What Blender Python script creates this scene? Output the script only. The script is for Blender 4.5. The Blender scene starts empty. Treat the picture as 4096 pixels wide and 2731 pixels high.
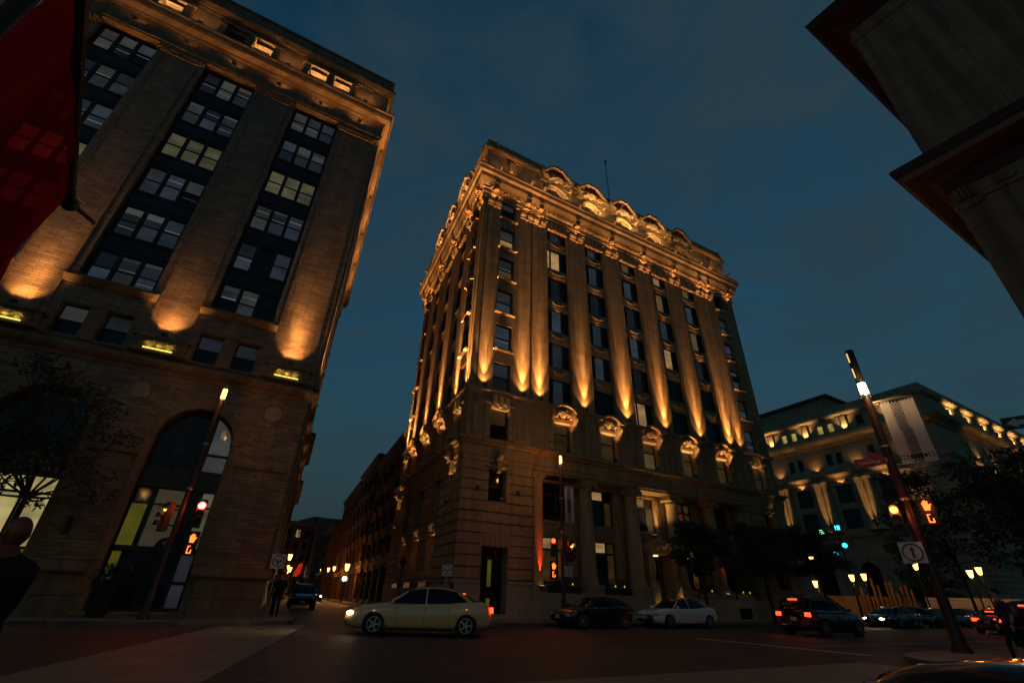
import bpy, math, random
from mathutils import Matrix, Vector
random.seed(11)
sc = bpy.context.scene
COL = sc.collection
R = math.radians

# ------------------------------------------------------------------ camera
PITCH, ROLL = 0.5111, 0.0319
cam_d = bpy.data.cameras.new("camera")
cam_d.lens = 16.0; cam_d.sensor_width = 36.0; cam_d.clip_end = 5000; cam_d.clip_start = 0.05
cam = bpy.data.objects.new("camera", cam_d); COL.objects.link(cam)
_f = Vector((0, math.cos(PITCH), math.sin(PITCH))); _u = Vector((0, -math.sin(PITCH), math.cos(PITCH))); _r = Vector((1, 0, 0))
_r2 = _r*math.cos(ROLL) + _u*math.sin(ROLL); _u2 = _u*math.cos(ROLL) - _r*math.sin(ROLL)
cam.matrix_world = Matrix(((_r2.x, _u2.x, -_f.x, 0), (_r2.y, _u2.y, -_f.y, 0), (_r2.z, _u2.z, -_f.z, 1.25), (0, 0, 0, 1)))
sc.camera = cam

# ------------------------------------------------------------------ dusk sky
world = bpy.data.worlds.new("World"); sc.world = world; world.use_nodes = True
nt = world.node_tree; nt.nodes.clear()
def N(tree, typ, **kw):
    n = tree.nodes.new(typ)
    for k, v in kw.items():
        if k.startswith("i_"): n.inputs[k[2:].replace("_", " ")].default_value = v
        else: setattr(n, k, v)
    return n
out = N(nt, "ShaderNodeOutputWorld"); bg = N(nt, "ShaderNodeBackground")
sky = N(nt, "ShaderNodeTexSky", sky_type="NISHITA", sun_disc=False)
sky.sun_elevation = R(-2.5); sky.sun_rotation = R(200); sky.altitude = 40; sky.air_density = 1.0; sky.dust_density = 0.6; sky.ozone_density = 2.5
tc = N(nt, "ShaderNodeTexCoord")
mp = N(nt, "ShaderNodeMapping"); mp.inputs["Scale"].default_value = (1.6, 1.6, 3.2)
nz = N(nt, "ShaderNodeTexNoise"); nz.inputs["Scale"].default_value = 2.6; nz.inputs["Detail"].default_value = 6; nz.inputs["Roughness"].default_value = 0.6; nz.inputs["Distortion"].default_value = 0.5
rmp = N(nt, "ShaderNodeValToRGB"); rmp.color_ramp.elements[0].position = 0.33; rmp.color_ramp.elements[1].position = 0.66
cloud = N(nt, "ShaderNodeMixRGB", blend_type="MIX")
CLOUD = (0.023, 0.046, 0.061, 1); CLEAR_TINT = (0.40, 1.42, 0.98, 1)
tint = N(nt, "ShaderNodeMixRGB", blend_type="MULTIPLY"); tint.inputs[0].default_value = 1.0; tint.inputs[2].default_value = CLEAR_TINT
SKY_GAIN = 1.0
bg.inputs["Strength"].default_value = SKY_GAIN
gain = N(nt, "ShaderNodeMixRGB", blend_type="MULTIPLY"); gain.inputs[0].default_value = 1.0
SG = 1.0; gain.inputs[2].default_value = (SG, SG, SG, 1)
nt.links.new(sky.outputs[0], tint.inputs[1]); nt.links.new(tint.outputs[0], gain.inputs[1])
nt.links.new(tc.outputs["Generated"], mp.inputs[0]); nt.links.new(mp.outputs[0], nz.inputs[0]); nt.links.new(nz.outputs["Fac"], rmp.inputs[0])
cf = N(nt, "ShaderNodeMath", operation="MULTIPLY"); cf.inputs[1].default_value = 0.85
nt.links.new(rmp.outputs[0], cf.inputs[0])
# thin haze: the air is greyer low down, all the way round
sxyz = N(nt, "ShaderNodeSeparateXYZ"); nt.links.new(tc.outputs["Generated"], sxyz.inputs[0])
hz = N(nt, "ShaderNodeMapRange"); hz.inputs[1].default_value = 0.0; hz.inputs[2].default_value = 0.62; hz.inputs[3].default_value = 0.85; hz.inputs[4].default_value = 0.0; nt.links.new(sxyz.outputs[2], hz.inputs[0])
mxf = N(nt, "ShaderNodeMath", operation="MAXIMUM"); nt.links.new(cf.outputs[0], mxf.inputs[0]); nt.links.new(hz.outputs[0], mxf.inputs[1]); nt.links.new(mxf.outputs[0], cloud.inputs[0])
nt.links.new(gain.outputs[0], cloud.inputs[1]); cloud.inputs[2].default_value = CLOUD
nt.links.new(cloud.outputs[0], bg.inputs[0]); nt.links.new(bg.outputs[0], out.inputs[0])

vs = sc.view_settings; vs.view_transform = "Standard"; vs.look = "None"; vs.exposure = 0.0; vs.gamma = 1.0; vs.use_curve_mapping = False
sc.render.engine = "CYCLES"
sc.cycles.use_denoising = True; sc.cycles.max_bounces = 4; sc.cycles.diffuse_bounces = 2; sc.cycles.glossy_bounces = 2; sc.cycles.transmission_bounces = 4
sc.cycles.sample_clamp_indirect = 2.0; sc.cycles.caustics_reflective = False; sc.cycles.caustics_refractive = False
try: sc.cycles.use_light_tree = True
except Exception: pass

# ------------------------------------------------------------------ site axes: u1 along the avenue, u2 up the side street
A1, A2 = 1.0731, -0.4092
U1 = Vector((math.sin(A1), math.cos(A1), 0)); W1 = Vector((-math.cos(A1), math.sin(A1), 0)); U2 = Vector((math.sin(A2), math.cos(A2), 0))
def P(s, p, z=0.0): return U1*s + W1*p + Vector((0, 0, z))
def frame(o, d):
    "matrix: local x along d, local -y outward (to the right of d), z up"
    d = d.normalized(); y = Vector((-d.y, d.x, 0))
    return Matrix(((d.x, y.x, 0, o.x), (d.y, y.y, 0, o.y), (0, 0, 1, o.z), (0, 0, 0, 1)))
T = Matrix.Translation

# ------------------------------------------------------------------ mesh builder
class MB:
    def __init__(s): s.v = []; s.f = []; s.m = []; s.cur = 0
    def _add(s, vs, fs):
        b = len(s.v); s.v += [tuple(v) for v in vs]
        for f in fs: s.f.append(tuple(i+b for i in f)); s.m.append(s.cur)
    def box(s, x0, x1, y0, y1, z0, z1):
        s._add([(x0,y0,z0),(x1,y0,z0),(x1,y1,z0),(x0,y1,z0),(x0,y0,z1),(x1,y0,z1),(x1,y1,z1),(x0,y1,z1)],
               [(0,3,2,1),(4,5,6,7),(0,1,5,4),(1,2,6,5),(2,3,7,6),(3,0,4,7)]); return s
    def bbox(s, x0, x1, y0, y1, z0, z1, b=0.02):
        "box with bevelled front (-y) edges"
        s._add([(x0,y0+b,z0),(x1,y0+b,z0),(x1,y1,z0),(x0,y1,z0),(x0,y0+b,z1),(x1,y0+b,z1),(x1,y1,z1),(x0,y1,z1),
                (x0+b,y0,z0+b),(x1-b,y0,z0+b),(x1-b,y0,z1-b),(x0+b,y0,z1-b)],
               [(0,3,2,1),(4,5,6,7),(1,2,6,5),(2,3,7,6),(3,0,4,7),(8,9,10,11),(0,1,9,8),(1,5,10,9),(5,4,11,10),(4,0,8,11)]); return s
    def poly(s, pts): s._add(pts, [tuple(range(len(pts)))]); return s
    def slab(s, pts, z0, z1):
        "extrude a plan polygon"
        n = len(pts)
        s._add([(p[0],p[1],z0) for p in pts]+[(p[0],p[1],z1) for p in pts], [tuple(range(n))[::-1], tuple(range(n,2*n))]+[(i,(i+1)%n,n+(i+1)%n,n+i) for i in range(n)]); return s
    def prism(s, prof, x0, x1):
        "closed (y,z) profile extruded along x"
        n = len(prof)
        s._add([(x0,y,z) for y,z in prof]+[(x1,y,z) for y,z in prof], [tuple(range(n)), tuple(range(n,2*n))[::-1]]+[(i,n+i,n+(i+1)%n,(i+1)%n) for i in range(n)]); return s
    def plate(s, pts, y0, y1):
        "closed (x,z) outline extruded along y"
        n = len(pts)
        s._add([(x,y0,z) for x,z in pts]+[(x,y1,z) for x,z in pts], [tuple(range(n)), tuple(range(n,2*n))[::-1]]+[(i,n+i,n+(i+1)%n,(i+1)%n) for i in range(n)]); return s
    def tube(s, pts, rads, n=8, cap=True):
        pts = [Vector(p) for p in pts]
        if not hasattr(rads, "__len__"): rads = [rads]*len(pts)
        rings = []; ref = None
        for i, p in enumerate(pts):
            d = (pts[min(i+1, len(pts)-1)]-pts[max(i-1, 0)])
            d = d.normalized() if d.length > 1e-9 else Vector((0,0,1))
            if ref is None: ref = d.orthogonal().normalized()
            a = (ref-d*ref.dot(d)); a = a.normalized() if a.length > 1e-6 else d.orthogonal().normalized(); ref = a; b = d.cross(a)
            rings.append([p+(a*math.cos(2*math.pi*k/n)+b*math.sin(2*math.pi*k/n))*rads[i] for k in range(n)])
        vs = [v for r in rings for v in r]; fs = []
        for i in range(len(rings)-1):
            for k in range(n): fs.append((i*n+k, i*n+(k+1)%n, (i+1)*n+(k+1)%n, (i+1)*n+k))
        if cap: fs += [tuple(range(n))[::-1], tuple(range((len(rings)-1)*n, len(rings)*n))]
        s._add(vs, fs); return s
    def lathe(s, prof, c=(0,0,0), n=14, a0=0.0, a1=2*math.pi):
        full = abs(a1-a0-2*math.pi) < 1e-6; m = n if full else n+1; vs = []; fs = []
        for r, z in prof:
            for k in range(m):
                a = a0+(a1-a0)*k/n; vs.append((c[0]+r*math.cos(a), c[1]+r*math.sin(a), c[2]+z))
        for i in range(len(prof)-1):
            for k in range(n): fs.append((i*m+k, i*m+(k+1)%m, (i+1)*m+(k+1)%m, (i+1)*m+k))
        s._add(vs, fs); return s
    def ball(s, c, r, nu=8, nv=6):
        r = (r,r,r) if not hasattr(r, "__len__") else r; vs = []; fs = []
        for i in range(nv+1):
            t = math.pi*i/nv
            for k in range(nu):
                a = 2*math.pi*k/nu; vs.append((c[0]+r[0]*math.sin(t)*math.cos(a), c[1]+r[1]*math.sin(t)*math.sin(a), c[2]+r[2]*math.cos(t)))
        for i in range(nv):
            for k in range(nu): fs.append((i*nu+k, (i+1)*nu+k, (i+1)*nu+(k+1)%nu, i*nu+(k+1)%nu))
        s._add(vs, fs); return s
    def disc(s, c, r, y, n=20, rz=None):
        rz = rz or r
        s._add([(c[0]+r*math.cos(2*math.pi*k/n), y, c[1]+rz*math.sin(2*math.pi*k/n)) for k in range(n)], [tuple(range(n))]); return s
    def cyl_y(s, c, r, y0, y1, n=20):
        s.plate([(c[0]+r*math.cos(2*math.pi*k/n), c[1]+r*math.sin(2*math.pi*k/n)) for k in range(n)], y0, y1); return s
    def sweep(s, path, prof, closed=True):
        "mitred moulding: plan path (outside on the right of travel), prof = [(out,z)] bottom to top"
        n = len(path); pts = [Vector((p[0],p[1])) for p in path]; offs = []
        for i in range(n):
            if closed or 0 < i < n-1:
                d0 = (pts[i]-pts[i-1]).normalized(); d1 = (pts[(i+1)%n]-pts[i]).normalized()
            elif i == 0: d0 = d1 = (pts[1]-pts[0]).normalized()
            else: d0 = d1 = (pts[i]-pts[i-1]).normalized()
            n0 = Vector((d0.y,-d0.x)); n1 = Vector((d1.y,-d1.x)); b = (n0+n1); b = b/max(b.dot(n0), 1e-6)
            offs.append(b)
        m = len(prof); vs = []; fs = []
        for i in range(n):
            for o, z in prof: q = pts[i]+offs[i]*o; vs.append((q.x,q.y,z))
        for i in range(n if closed else n-1):
            j = (i+1) % n
            for k in range(m-1): fs.append((i*m+k, j*m+k, j*m+k+1, i*m+k+1))
        if not closed: fs += [tuple(range(m)), tuple(range((n-1)*m, n*m))[::-1]]
        s._add(vs, fs); return s
    def wall(s, x0, x1, z0, z1, holes, y=0.0, depth=0.4, reveal=True):
        "holes: (hx0,hx1,hz0,hz1)"
        xs = sorted({x0, x1, *[min(max(h[i], x0), x1) for h in holes for i in (0, 1)]}); zs = sorted({z0, z1, *[min(max(h[i], z0), z1) for h in holes for i in (2, 3)]})
        for i in range(len(xs)-1):
            run = None
            for j in range(len(zs)-1):
                cx, cz = (xs[i]+xs[i+1])/2, (zs[j]+zs[j+1])/2
                inside = any(h[0] < cx < h[1] and h[2] < cz < h[3] for h in holes)
                if not inside: run = (run[0] if run else zs[j], zs[j+1])
                if run and (inside or j == len(zs)-2):
                    s.poly([(xs[i],y,run[0]),(xs[i+1],y,run[0]),(xs[i+1],y,run[1]),(xs[i],y,run[1])]); run = None
        if reveal:
            for a, b, c, d in holes:
                s.poly([(a,y,c),(a,y+depth,c),(a,y+depth,d),(a,y,d)]); s.poly([(b,y,c),(b,y,d),(b,y+depth,d),(b,y+depth,c)])
                s.poly([(a,y,d),(a,y+depth,d),(b,y+depth,d),(b,y,d)]); s.poly([(a,y,c),(b,y,c),(b,y+depth,c),(a,y+depth,c)])
        return s
    def archfill(s, cx, r, zs, y=0.0, depth=0.4, n=14, top=None):
        "fills the corners above a round arch inside its square hole and adds the soffit"
        top = top if top is not None else zs+r
        pts = [(cx+r*math.cos(math.pi*k/n), zs+r*math.sin(math.pi*k/n)) for k in range(n+1)]
        for k in range(n):
            (xa, za), (xb, zb) = pts[k], pts[k+1]
            s.poly([(xb,y,zb),(xa,y,za),(xa,y,top),(xb,y,top)]); s.poly([(xa,y,za),(xb,y,zb),(xb,y+depth,zb),(xa,y+depth,za)])
        return s
    def mesh(s, name, mats, smooth=False):
        me = bpy.data.meshes.new(name); me.from_pydata(s.v, [], s.f)
        mats = mats if isinstance(mats, (list, tuple)) else [mats]
        for m in mats: me.materials.append(m)
        if len(mats) > 1: me.polygons.foreach_set("material_index", s.m)
        if smooth: me.polygons.foreach_set("use_smooth", [True]*len(me.polygons))
        me.update(); return me
    def obj(s, name, mats, parent=None, M=None, smooth=False): return inst(name, s.mesh(name, mats, smooth), parent, M)
def inst(name, me, parent=None, M=None):
    o = bpy.data.objects.new(name, me); COL.objects.link(o)
    if parent is not None: o.parent = parent
    if M is not None: o.matrix_local = M
    return o
def tag(o, label, cat, group=None):
    o["label"] = label; o["category"] = cat
    if group: o["group"] = group
    return o
def thing(name, label, cat, M=None, group=None):
    o = bpy.data.objects.new(name, None); COL.objects.link(o); o.empty_display_size = 0.3
    if M is not None: o.matrix_world = M
    return tag(o, label, cat, group)
def structure(o): o["kind"] = "structure"; return o

# ------------------------------------------------------------------ materials
def newmat(name):
    m = bpy.data.materials.new(name); m.use_nodes = True; t = m.node_tree
    return m, t, t.nodes["Principled BSDF"]
def wallcoord(t, sx=1.0, sz=1.0):
    tcn = N(t, "ShaderNodeTexCoord"); sp = N(t, "ShaderNodeSeparateXYZ"); ad = N(t, "ShaderNodeMath", operation="ADD"); cb = N(t, "ShaderNodeCombineXYZ")
    t.links.new(tcn.outputs["Object"], sp.inputs[0]); t.links.new(sp.outputs[0], ad.inputs[0]); t.links.new(sp.outputs[1], ad.inputs[1])
    t.links.new(ad.outputs[0], cb.inputs[0]); t.links.new(sp.outputs[2], cb.inputs[1])
    return cb.outputs[0], tcn.outputs["Object"]
def mottled(name, c1, c2, rough=0.85, scale=1.5, bump=0.15, bscale=30, brick=None, detail=6, metallic=0.0, spec=0.3, streak=0.0, flat=False, crack=0.0):
    "mottled surface; brick = (w, h, mortar, mortar_mul, variation, bump)"
    m, t, b = newmat(name)
    wc, oc = wallcoord(t)
    n1 = N(t, "ShaderNodeTexNoise"); n1.inputs["Scale"].default_value = scale; n1.inputs["Detail"].default_value = detail; n1.inputs["Roughness"].default_value = 0.65
    t.links.new(oc, n1.inputs[0])
    rp = N(t, "ShaderNodeValToRGB"); rp.color_ramp.elements[0].position = 0.3; rp.color_ramp.elements[1].position = 0.72
    rp.color_ramp.elements[0].color = (*c1, 1); rp.color_ramp.elements[1].color = (*c2, 1); t.links.new(n1.outputs["Fac"], rp.inputs[0])
    col = rp.outputs[0]; h = None
    n2 = N(t, "ShaderNodeTexNoise"); n2.inputs["Scale"].default_value = bscale; n2.inputs["Detail"].default_value = 4; t.links.new(oc, n2.inputs[0]); h = n2.outputs["Fac"]
    if streak > 0:
        mpn = N(t, "ShaderNodeMapping"); mpn.inputs["Scale"].default_value = (2.2, 0.12, 1); t.links.new(wc, mpn.inputs[0])
        n3 = N(t, "ShaderNodeTexNoise"); n3.inputs["Scale"].default_value = 1.0; n3.inputs["Detail"].default_value = 5; t.links.new(mpn.outputs[0], n3.inputs[0])
        r3 = N(t, "ShaderNodeValToRGB"); r3.color_ramp.elements[0].position = 0.38; r3.color_ramp.elements[1].position = 0.6
        r3.color_ramp.elements[0].color = (1-streak,)*3+(1,); r3.color_ramp.elements[1].color = (1, 1, 1, 1); t.links.new(n3.outputs["Fac"], r3.inputs[0])
        mx = N(t, "ShaderNodeMixRGB", blend_type="MULTIPLY"); mx.inputs[0].default_value = 1; t.links.new(col, mx.inputs[1]); t.links.new(r3.outputs[0], mx.inputs[2]); col = mx.outputs[0]
    if brick:
        w, hh, mo, mm, var, bb = brick
        bt = N(t, "ShaderNodeTexBrick"); bt.inputs["Scale"].default_value = 1.0; bt.inputs["Brick Width"].default_value = w; bt.inputs["Row Height"].default_value = hh
        bt.inputs["Mortar Size"].default_value = mo; bt.inputs["Mortar Smooth"].default_value = 0.2; bt.inputs["Bias"].default_value = 0.0
        bt.inputs["Color1"].default_value = (1+var, 1+var, 1+var, 1); bt.inputs["Color2"].default_value = (1-var, 1-var, 1-var, 1); bt.inputs["Mortar"].default_value = (mm, mm, mm, 1)
        t.links.new(oc if flat else wc, bt.inputs[0])
        mx = N(t, "ShaderNodeMixRGB", blend_type="MULTIPLY"); mx.inputs[0].default_value = 1; t.links.new(col, mx.inputs[1]); t.links.new(bt.outputs["Color"], mx.inputs[2]); col = mx.outputs[0]
        ma = N(t, "ShaderNodeMath", operation="MULTIPLY_ADD"); ma.inputs[1].default_value = -bb; t.links.new(bt.outputs["Fac"], ma.inputs[0])
        # uneven faces: brick tint drives height too
        sepc = N(t, "ShaderNodeMath", operation="MULTIPLY"); sepc.inputs[1].default_value = 0.9*bb; t.links.new(bt.outputs["Color"], sepc.inputs[0])
        ad = N(t, "ShaderNodeMath", operation="ADD"); t.links.new(sepc.outputs[0], ad.inputs[0]); t.links.new(h, ad.inputs[1]); t.links.new(ad.outputs[0], ma.inputs[2]); h = ma.outputs[0]
    if crack > 0:
        nd = N(t, "ShaderNodeTexNoise"); nd.inputs["Scale"].default_value = 0.9; nd.inputs["Detail"].default_value = 4; t.links.new(oc, nd.inputs[0])
        mxv = N(t, "ShaderNodeMixRGB", blend_type="ADD"); mxv.inputs[0].default_value = 0.9; t.links.new(oc, mxv.inputs[1]); t.links.new(nd.outputs["Color"], mxv.inputs[2])
        vo = N(t, "ShaderNodeTexVoronoi", feature="DISTANCE_TO_EDGE"); vo.inputs["Scale"].default_value = 0.24; t.links.new(mxv.outputs[0], vo.inputs[0])
        rc = N(t, "ShaderNodeValToRGB"); rc.color_ramp.elements[0].position = 0.004; rc.color_ramp.elements[1].position = 0.012; rc.color_ramp.elements[0].color = (1-crack,)*3+(1,); rc.color_ramp.elements[1].color = (1, 1, 1, 1); t.links.new(vo.outputs["Distance"], rc.inputs[0])
        mx = N(t, "ShaderNodeMixRGB", blend_type="MULTIPLY"); mx.inputs[0].default_value = 1; t.links.new(col, mx.inputs[1]); t.links.new(rc.outputs[0], mx.inputs[2]); col = mx.outputs[0]
        vp = N(t, "ShaderNodeTexVoronoi"); vp.inputs["Scale"].default_value = 0.16; t.links.new(mxv.outputs[0], vp.inputs[0])
        rq = N(t, "ShaderNodeMapRange"); rq.inputs[3].default_value = 0.7; rq.inputs[4].default_value = 1.35; t.links.new(vp.outputs["Color"], rq.inputs[0])
        mx = N(t, "ShaderNodeMixRGB", blend_type="MULTIPLY"); mx.inputs[0].default_value = 1; t.links.new(col, mx.inputs[1]); t.links.new(rq.outputs[0], mx.inputs[2]); col = mx.outputs[0]
    t.links.new(col, b.inputs["Base Color"]); b.inputs["Roughness"].default_value = rough; b.inputs["Metallic"].default_value = metallic; b.inputs["Specular IOR Level"].default_value = spec
    if bump > 0:
        bp = N(t, "ShaderNodeBump"); bp.inputs["Strength"].default_value = bump; bp.inputs["Distance"].default_value = 0.03; t.links.new(h, bp.inputs["Height"]); t.links.new(bp.outputs[0], b.inputs["Normal"])
    return m
def plain(name, c, rough=0.5, metallic=0.0, spec=0.4, coat=0.0, var=0.12):
    m, t, b = newmat(name)
    tcn = N(t, "ShaderNodeTexCoord"); n1 = N(t, "ShaderNodeTexNoise"); n1.inputs["Scale"].default_value = 5; n1.inputs["Detail"].default_value = 5; t.links.new(tcn.outputs["Object"], n1.inputs[0])
    rp = N(t, "ShaderNodeValToRGB"); rp.color_ramp.elements[0].color = tuple(x*(1-var) for x in c)+(1,); rp.color_ramp.elements[1].color = tuple(min(1, x*(1+var)) for x in c)+(1,)
    t.links.new(n1.outputs["Fac"], rp.inputs[0]); t.links.new(rp.outputs[0], b.inputs["Base Color"])
    b.inputs["Roughness"].default_value = rough; b.inputs["Metallic"].default_value = metallic; b.inputs["Specular IOR Level"].default_value = spec; b.inputs["Coat Weight"].default_value = coat
    return m
def glow(name, c, s, base=(0.02, 0.02, 0.02)):
    m, t, b = newmat(name); b.inputs["Base Color"].default_value = (*base, 1); b.inputs["Emission Color"].default_value = (*c, 1); b.inputs["Emission Strength"].default_value = s; b.inputs["Roughness"].default_value = 0.3
    return m
def pane(name, c, s, rand=0.5, base=(0.012, 0.014, 0.018), grad=0.35, rough=0.06):
    "window glass with a room behind it that is lit (s>0) or dark"
    m, t, b = newmat(name); b.inputs["Base Color"].default_value = (*base, 1); b.inputs["Roughness"].default_value = rough; b.inputs["Specular IOR Level"].default_value = 0.28
    if s > 0:
        oi = N(t, "ShaderNodeObjectInfo"); tcn = N(t, "ShaderNodeTexCoord")
        ad = N(t, "ShaderNodeVectorMath", operation="ADD"); cb = N(t, "ShaderNodeCombineXYZ"); mu = N(t, "ShaderNodeMath", operation="MULTIPLY"); mu.inputs[1].default_value = 57.0
        t.links.new(oi.outputs["Random"], mu.inputs[0]); t.links.new(mu.outputs[0], cb.inputs[0]); t.links.new(mu.outputs[0], cb.inputs[2])
        mpn = N(t, "ShaderNodeMapping"); mpn.inputs["Scale"].default_value = (0.5, 1, 1.1); t.links.new(tcn.outputs["Object"], mpn.inputs[0]); t.links.new(mpn.outputs[0], ad.inputs[0]); t.links.new(cb.outputs[0], ad.inputs[1])
        n1 = N(t, "ShaderNodeTexNoise"); n1.inputs["Scale"].default_value = 1.1; n1.inputs["Detail"].default_value = 2; t.links.new(ad.outputs[0], n1.inputs[0])
        mr = N(t, "ShaderNodeMapRange"); mr.inputs[1].default_value = 0.3; mr.inputs[2].default_value = 0.7; mr.inputs[3].default_value = 1-grad; mr.inputs[4].default_value = 1+grad; t.links.new(n1.outputs["Fac"], mr.inputs[0])
        m2 = N(t, "ShaderNodeMapRange"); m2.inputs[3].default_value = s*(1-rand); m2.inputs[4].default_value = s*(1+rand*0.6); t.links.new(oi.outputs["Random"], m2.inputs[0])
        m3 = N(t, "ShaderNodeMath", operation="MULTIPLY"); t.links.new(mr.outputs[0], m3.inputs[0]); t.links.new(m2.outputs[0], m3.inputs[1])
        t.links.new(m3.outputs[0], b.inputs["Emission Strength"]); b.inputs["Emission Color"].default_value = (*c, 1)
    return m

M_lime = mottled("limestone_ashlar", (0.27, 0.165, 0.085), (0.42, 0.265, 0.14), 0.88, 1.1, 0.25, 22, brick=(1.25, 0.55, 0.012, 0.72, 0.10, 1.2), streak=0.30)
M_lime2 = mottled("limestone_trim", (0.29, 0.18, 0.094), (0.45, 0.285, 0.152), 0.85, 1.3, 0.22, 18, streak=0.28)
M_granite = mottled("grey_granite", (0.25, 0.18, 0.125), (0.38, 0.28, 0.20), 0.8, 3, 0.12, 60, brick=(1.6, 0.95, 0.012, 0.6, 0.06, 0.6))
M_brick = mottled("buff_brick", (0.18, 0.105, 0.052), (0.29, 0.175, 0.09), 0.55, 0.9, 0.55, 40, brick=(0.62, 0.15, 0.016, 0.42, 0.34, 2.2), spec=0.6, streak=0.2)
M_sand = mottled("brown_sandstone", (0.18, 0.112, 0.062), (0.28, 0.18, 0.104), 0.85, 1.2, 0.2, 20, streak=0.3)
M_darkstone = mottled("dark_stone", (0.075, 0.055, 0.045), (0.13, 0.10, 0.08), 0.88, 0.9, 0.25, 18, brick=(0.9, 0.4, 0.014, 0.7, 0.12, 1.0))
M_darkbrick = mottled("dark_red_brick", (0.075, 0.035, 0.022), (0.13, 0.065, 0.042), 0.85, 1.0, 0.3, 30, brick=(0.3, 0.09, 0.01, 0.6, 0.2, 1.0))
M_paleston = mottled("pale_grey_limestone", (0.31, 0.22, 0.135), (0.47, 0.34, 0.215), 0.88, 0.6, 0.2, 14, brick=(1.6, 0.7, 0.02, 0.75, 0.08, 1.0), streak=0.25)
M_iron = plain("cast_iron_dark", (0.022, 0.019, 0.024), 0.45, 0.3)
M_sash = plain("window_sash", (0.030, 0.026, 0.024), 0.5)
M_black = plain("black_paint", (0.012, 0.011, 0.012), 0.4)
M_pole = plain("oxblood_pole_paint", (0.026, 0.009, 0.008), 0.45, 0.0, 0.4)
M_steel = plain("galvanised_steel", (0.35, 0.34, 0.33), 0.35, 0.9)
M_roofc = plain("green_copper_roof", (0.06, 0.12, 0.10), 0.7)
M_roof = mottled("tar_roof", (0.03, 0.03, 0.03), (0.06, 0.06, 0.06), 0.95, 1, 0.1)
G_dark = pane("glass_dark_room", (1, 1, 1), 0)
G_sky = pane("glass_dim_blue", (0.50, 0.66, 0.86), 0.034, 0.8, grad=0.3)
G_grey = pane("glass_dim_grey", (0.80, 0.82, 0.80), 0.032, 0.85, grad=0.3)
G_lav = pane("glass_dim_lavender", (0.62, 0.66, 0.86), 0.026, 0.85, grad=0.35)
G_yel = pane("glass_office_yellow", (1.0, 0.90, 0.50), 0.065, 0.3, grad=0.45)
G_warm = pane("glass_warm_room", (1.0, 0.58, 0.24), 0.24, 0.5, grad=0.5)
G_cream = pane("glass_blind_cream", (1.0, 0.62, 0.26), 0.075, 0.5, grad=0.3)
G_dimw = pane("glass_dim_amber", (1.0, 0.50, 0.14), 0.030, 0.6, grad=0.5)
G_red = pane("glass_red_room", (1.0, 0.13, 0.03), 0.06, 0.2, grad=0.6)
G_lobby = pane("glass_lobby_yellow", (0.85, 0.72, 0.07), 0.075, 0.15, grad=0.25)
G_blind = pane("window_blind", (0.85, 0.85, 0.78), 0.045, 0.6, grad=0.15, rough=0.5); G_strip = pane("ceiling_strip_light", (0.95, 1.0, 0.9), 0.13, 0.6, grad=0.5)
G_shop = pane("glass_shop_bright", (1.0, 0.80, 0.32), 0.36, 0.2, grad=0.5)

def spot(parent, loc, aim, power, angle=50, blend=0.6, color=(1.0, 0.58, 0.22), rad=0.05):
    ld = bpy.data.lights.new("flood_beam", "SPOT"); ld.energy = power; ld.spot_size = R(angle); ld.spot_blend = blend; ld.color = color; ld.shadow_soft_size = rad
    o = bpy.data.objects.new("flood_beam", ld); COL.objects.link(o); o.parent = parent
    d = Vector(aim).normalized(); o.matrix_local = T(Vector(loc)) @ d.to_track_quat("-Z", "Y").to_matrix().to_4x4(); return o
def point(parent, loc, power, color=(1.0, 0.5, 0.15), rad=0.1):
    ld = bpy.data.lights.new("lamp_glow", "POINT"); ld.energy = power; ld.color = color; ld.shadow_soft_size = rad
    o = bpy.data.objects.new("lamp_glow", ld); COL.objects.link(o); o.parent = parent; o.matrix_local = T(Vector(loc)); return o
AMBER = (1.0, 0.50, 0.16); GOLD = (1.0, 0.60, 0.21); YELL = (1.0, 0.80, 0.18)

_fl = MB().box(-0.13, 0.13, -0.09, 0.09, 0.0, 0.12).box(-0.03, 0.03, -0.03, 0.09, -0.10, 0.0)
ME_flood = _fl.mesh("floodlight", M_black)
G_flood = glow("flood_lens", (1.0, 0.72, 0.32), 3.0)
ME_lens = MB().box(-0.11, 0.11, -0.07, 0.07, 0.121, 0.126).mesh("lens", G_flood)
def flood(root, M, loc, aim, power, angle, blend=0.7, color=AMBER, body=True, rad=0.06):
    "a small fixture with its lens and its beam, fixed to a building"
    f = inst("floodlight", ME_flood, root, M @ T(Vector(loc)))
    inst("lens", ME_lens, f)
    spot(f, (0, 0, 0.16), aim, power, angle, blend, color, rad)
    return f

def washer(root, M, loc, k=1.0, reach=1.0, color=AMBER, half=0.27):
    "linear wall washer: one housing, three soft beams side by side"
    v = random.uniform(0.85, 1.15); f = flood(root, M, loc, (0, 0.16, 1), 300*k*v, 88, 1.0, color)
    for dx in (-half, half): spot(f, (dx, 0, 0.16), (-0.1*dx, 0.16, 1), 300*k*v, 88, 1.0, color, 0.05)
    for dx in (-half, 0, half): spot(f, (dx*0.8, 0, 0.17), (0, 0.07, 1), 1500*k*reach*v, 32, 1.0, color, 0.05)
    return f
def uplight(root, M, loc, k=1.0, reach=1.0, color=AMBER, tilt=0.05, wide=96, narrow=36):
    "architectural uplight: a soft wide lobe at its foot and a long narrow throw up the wall"
    v = random.uniform(0.8, 1.2); w_ = random.uniform(-0.02, 0.02)
    f = flood(root, M, loc, (w_, 0.18, 1), 270*k*v, wide, 1.0, color)
    spot(f, (0, 0, 0.17), (w_*0.5, tilt, 1), 5600*k*reach*v, narrow, 1.0, color, 0.05)
    spot(f, (0, 0, 0.18), (w_*0.2, 0.02, 1), 12500*k*reach*v, 13, 1.0, color, 0.05)
    return f
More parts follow.
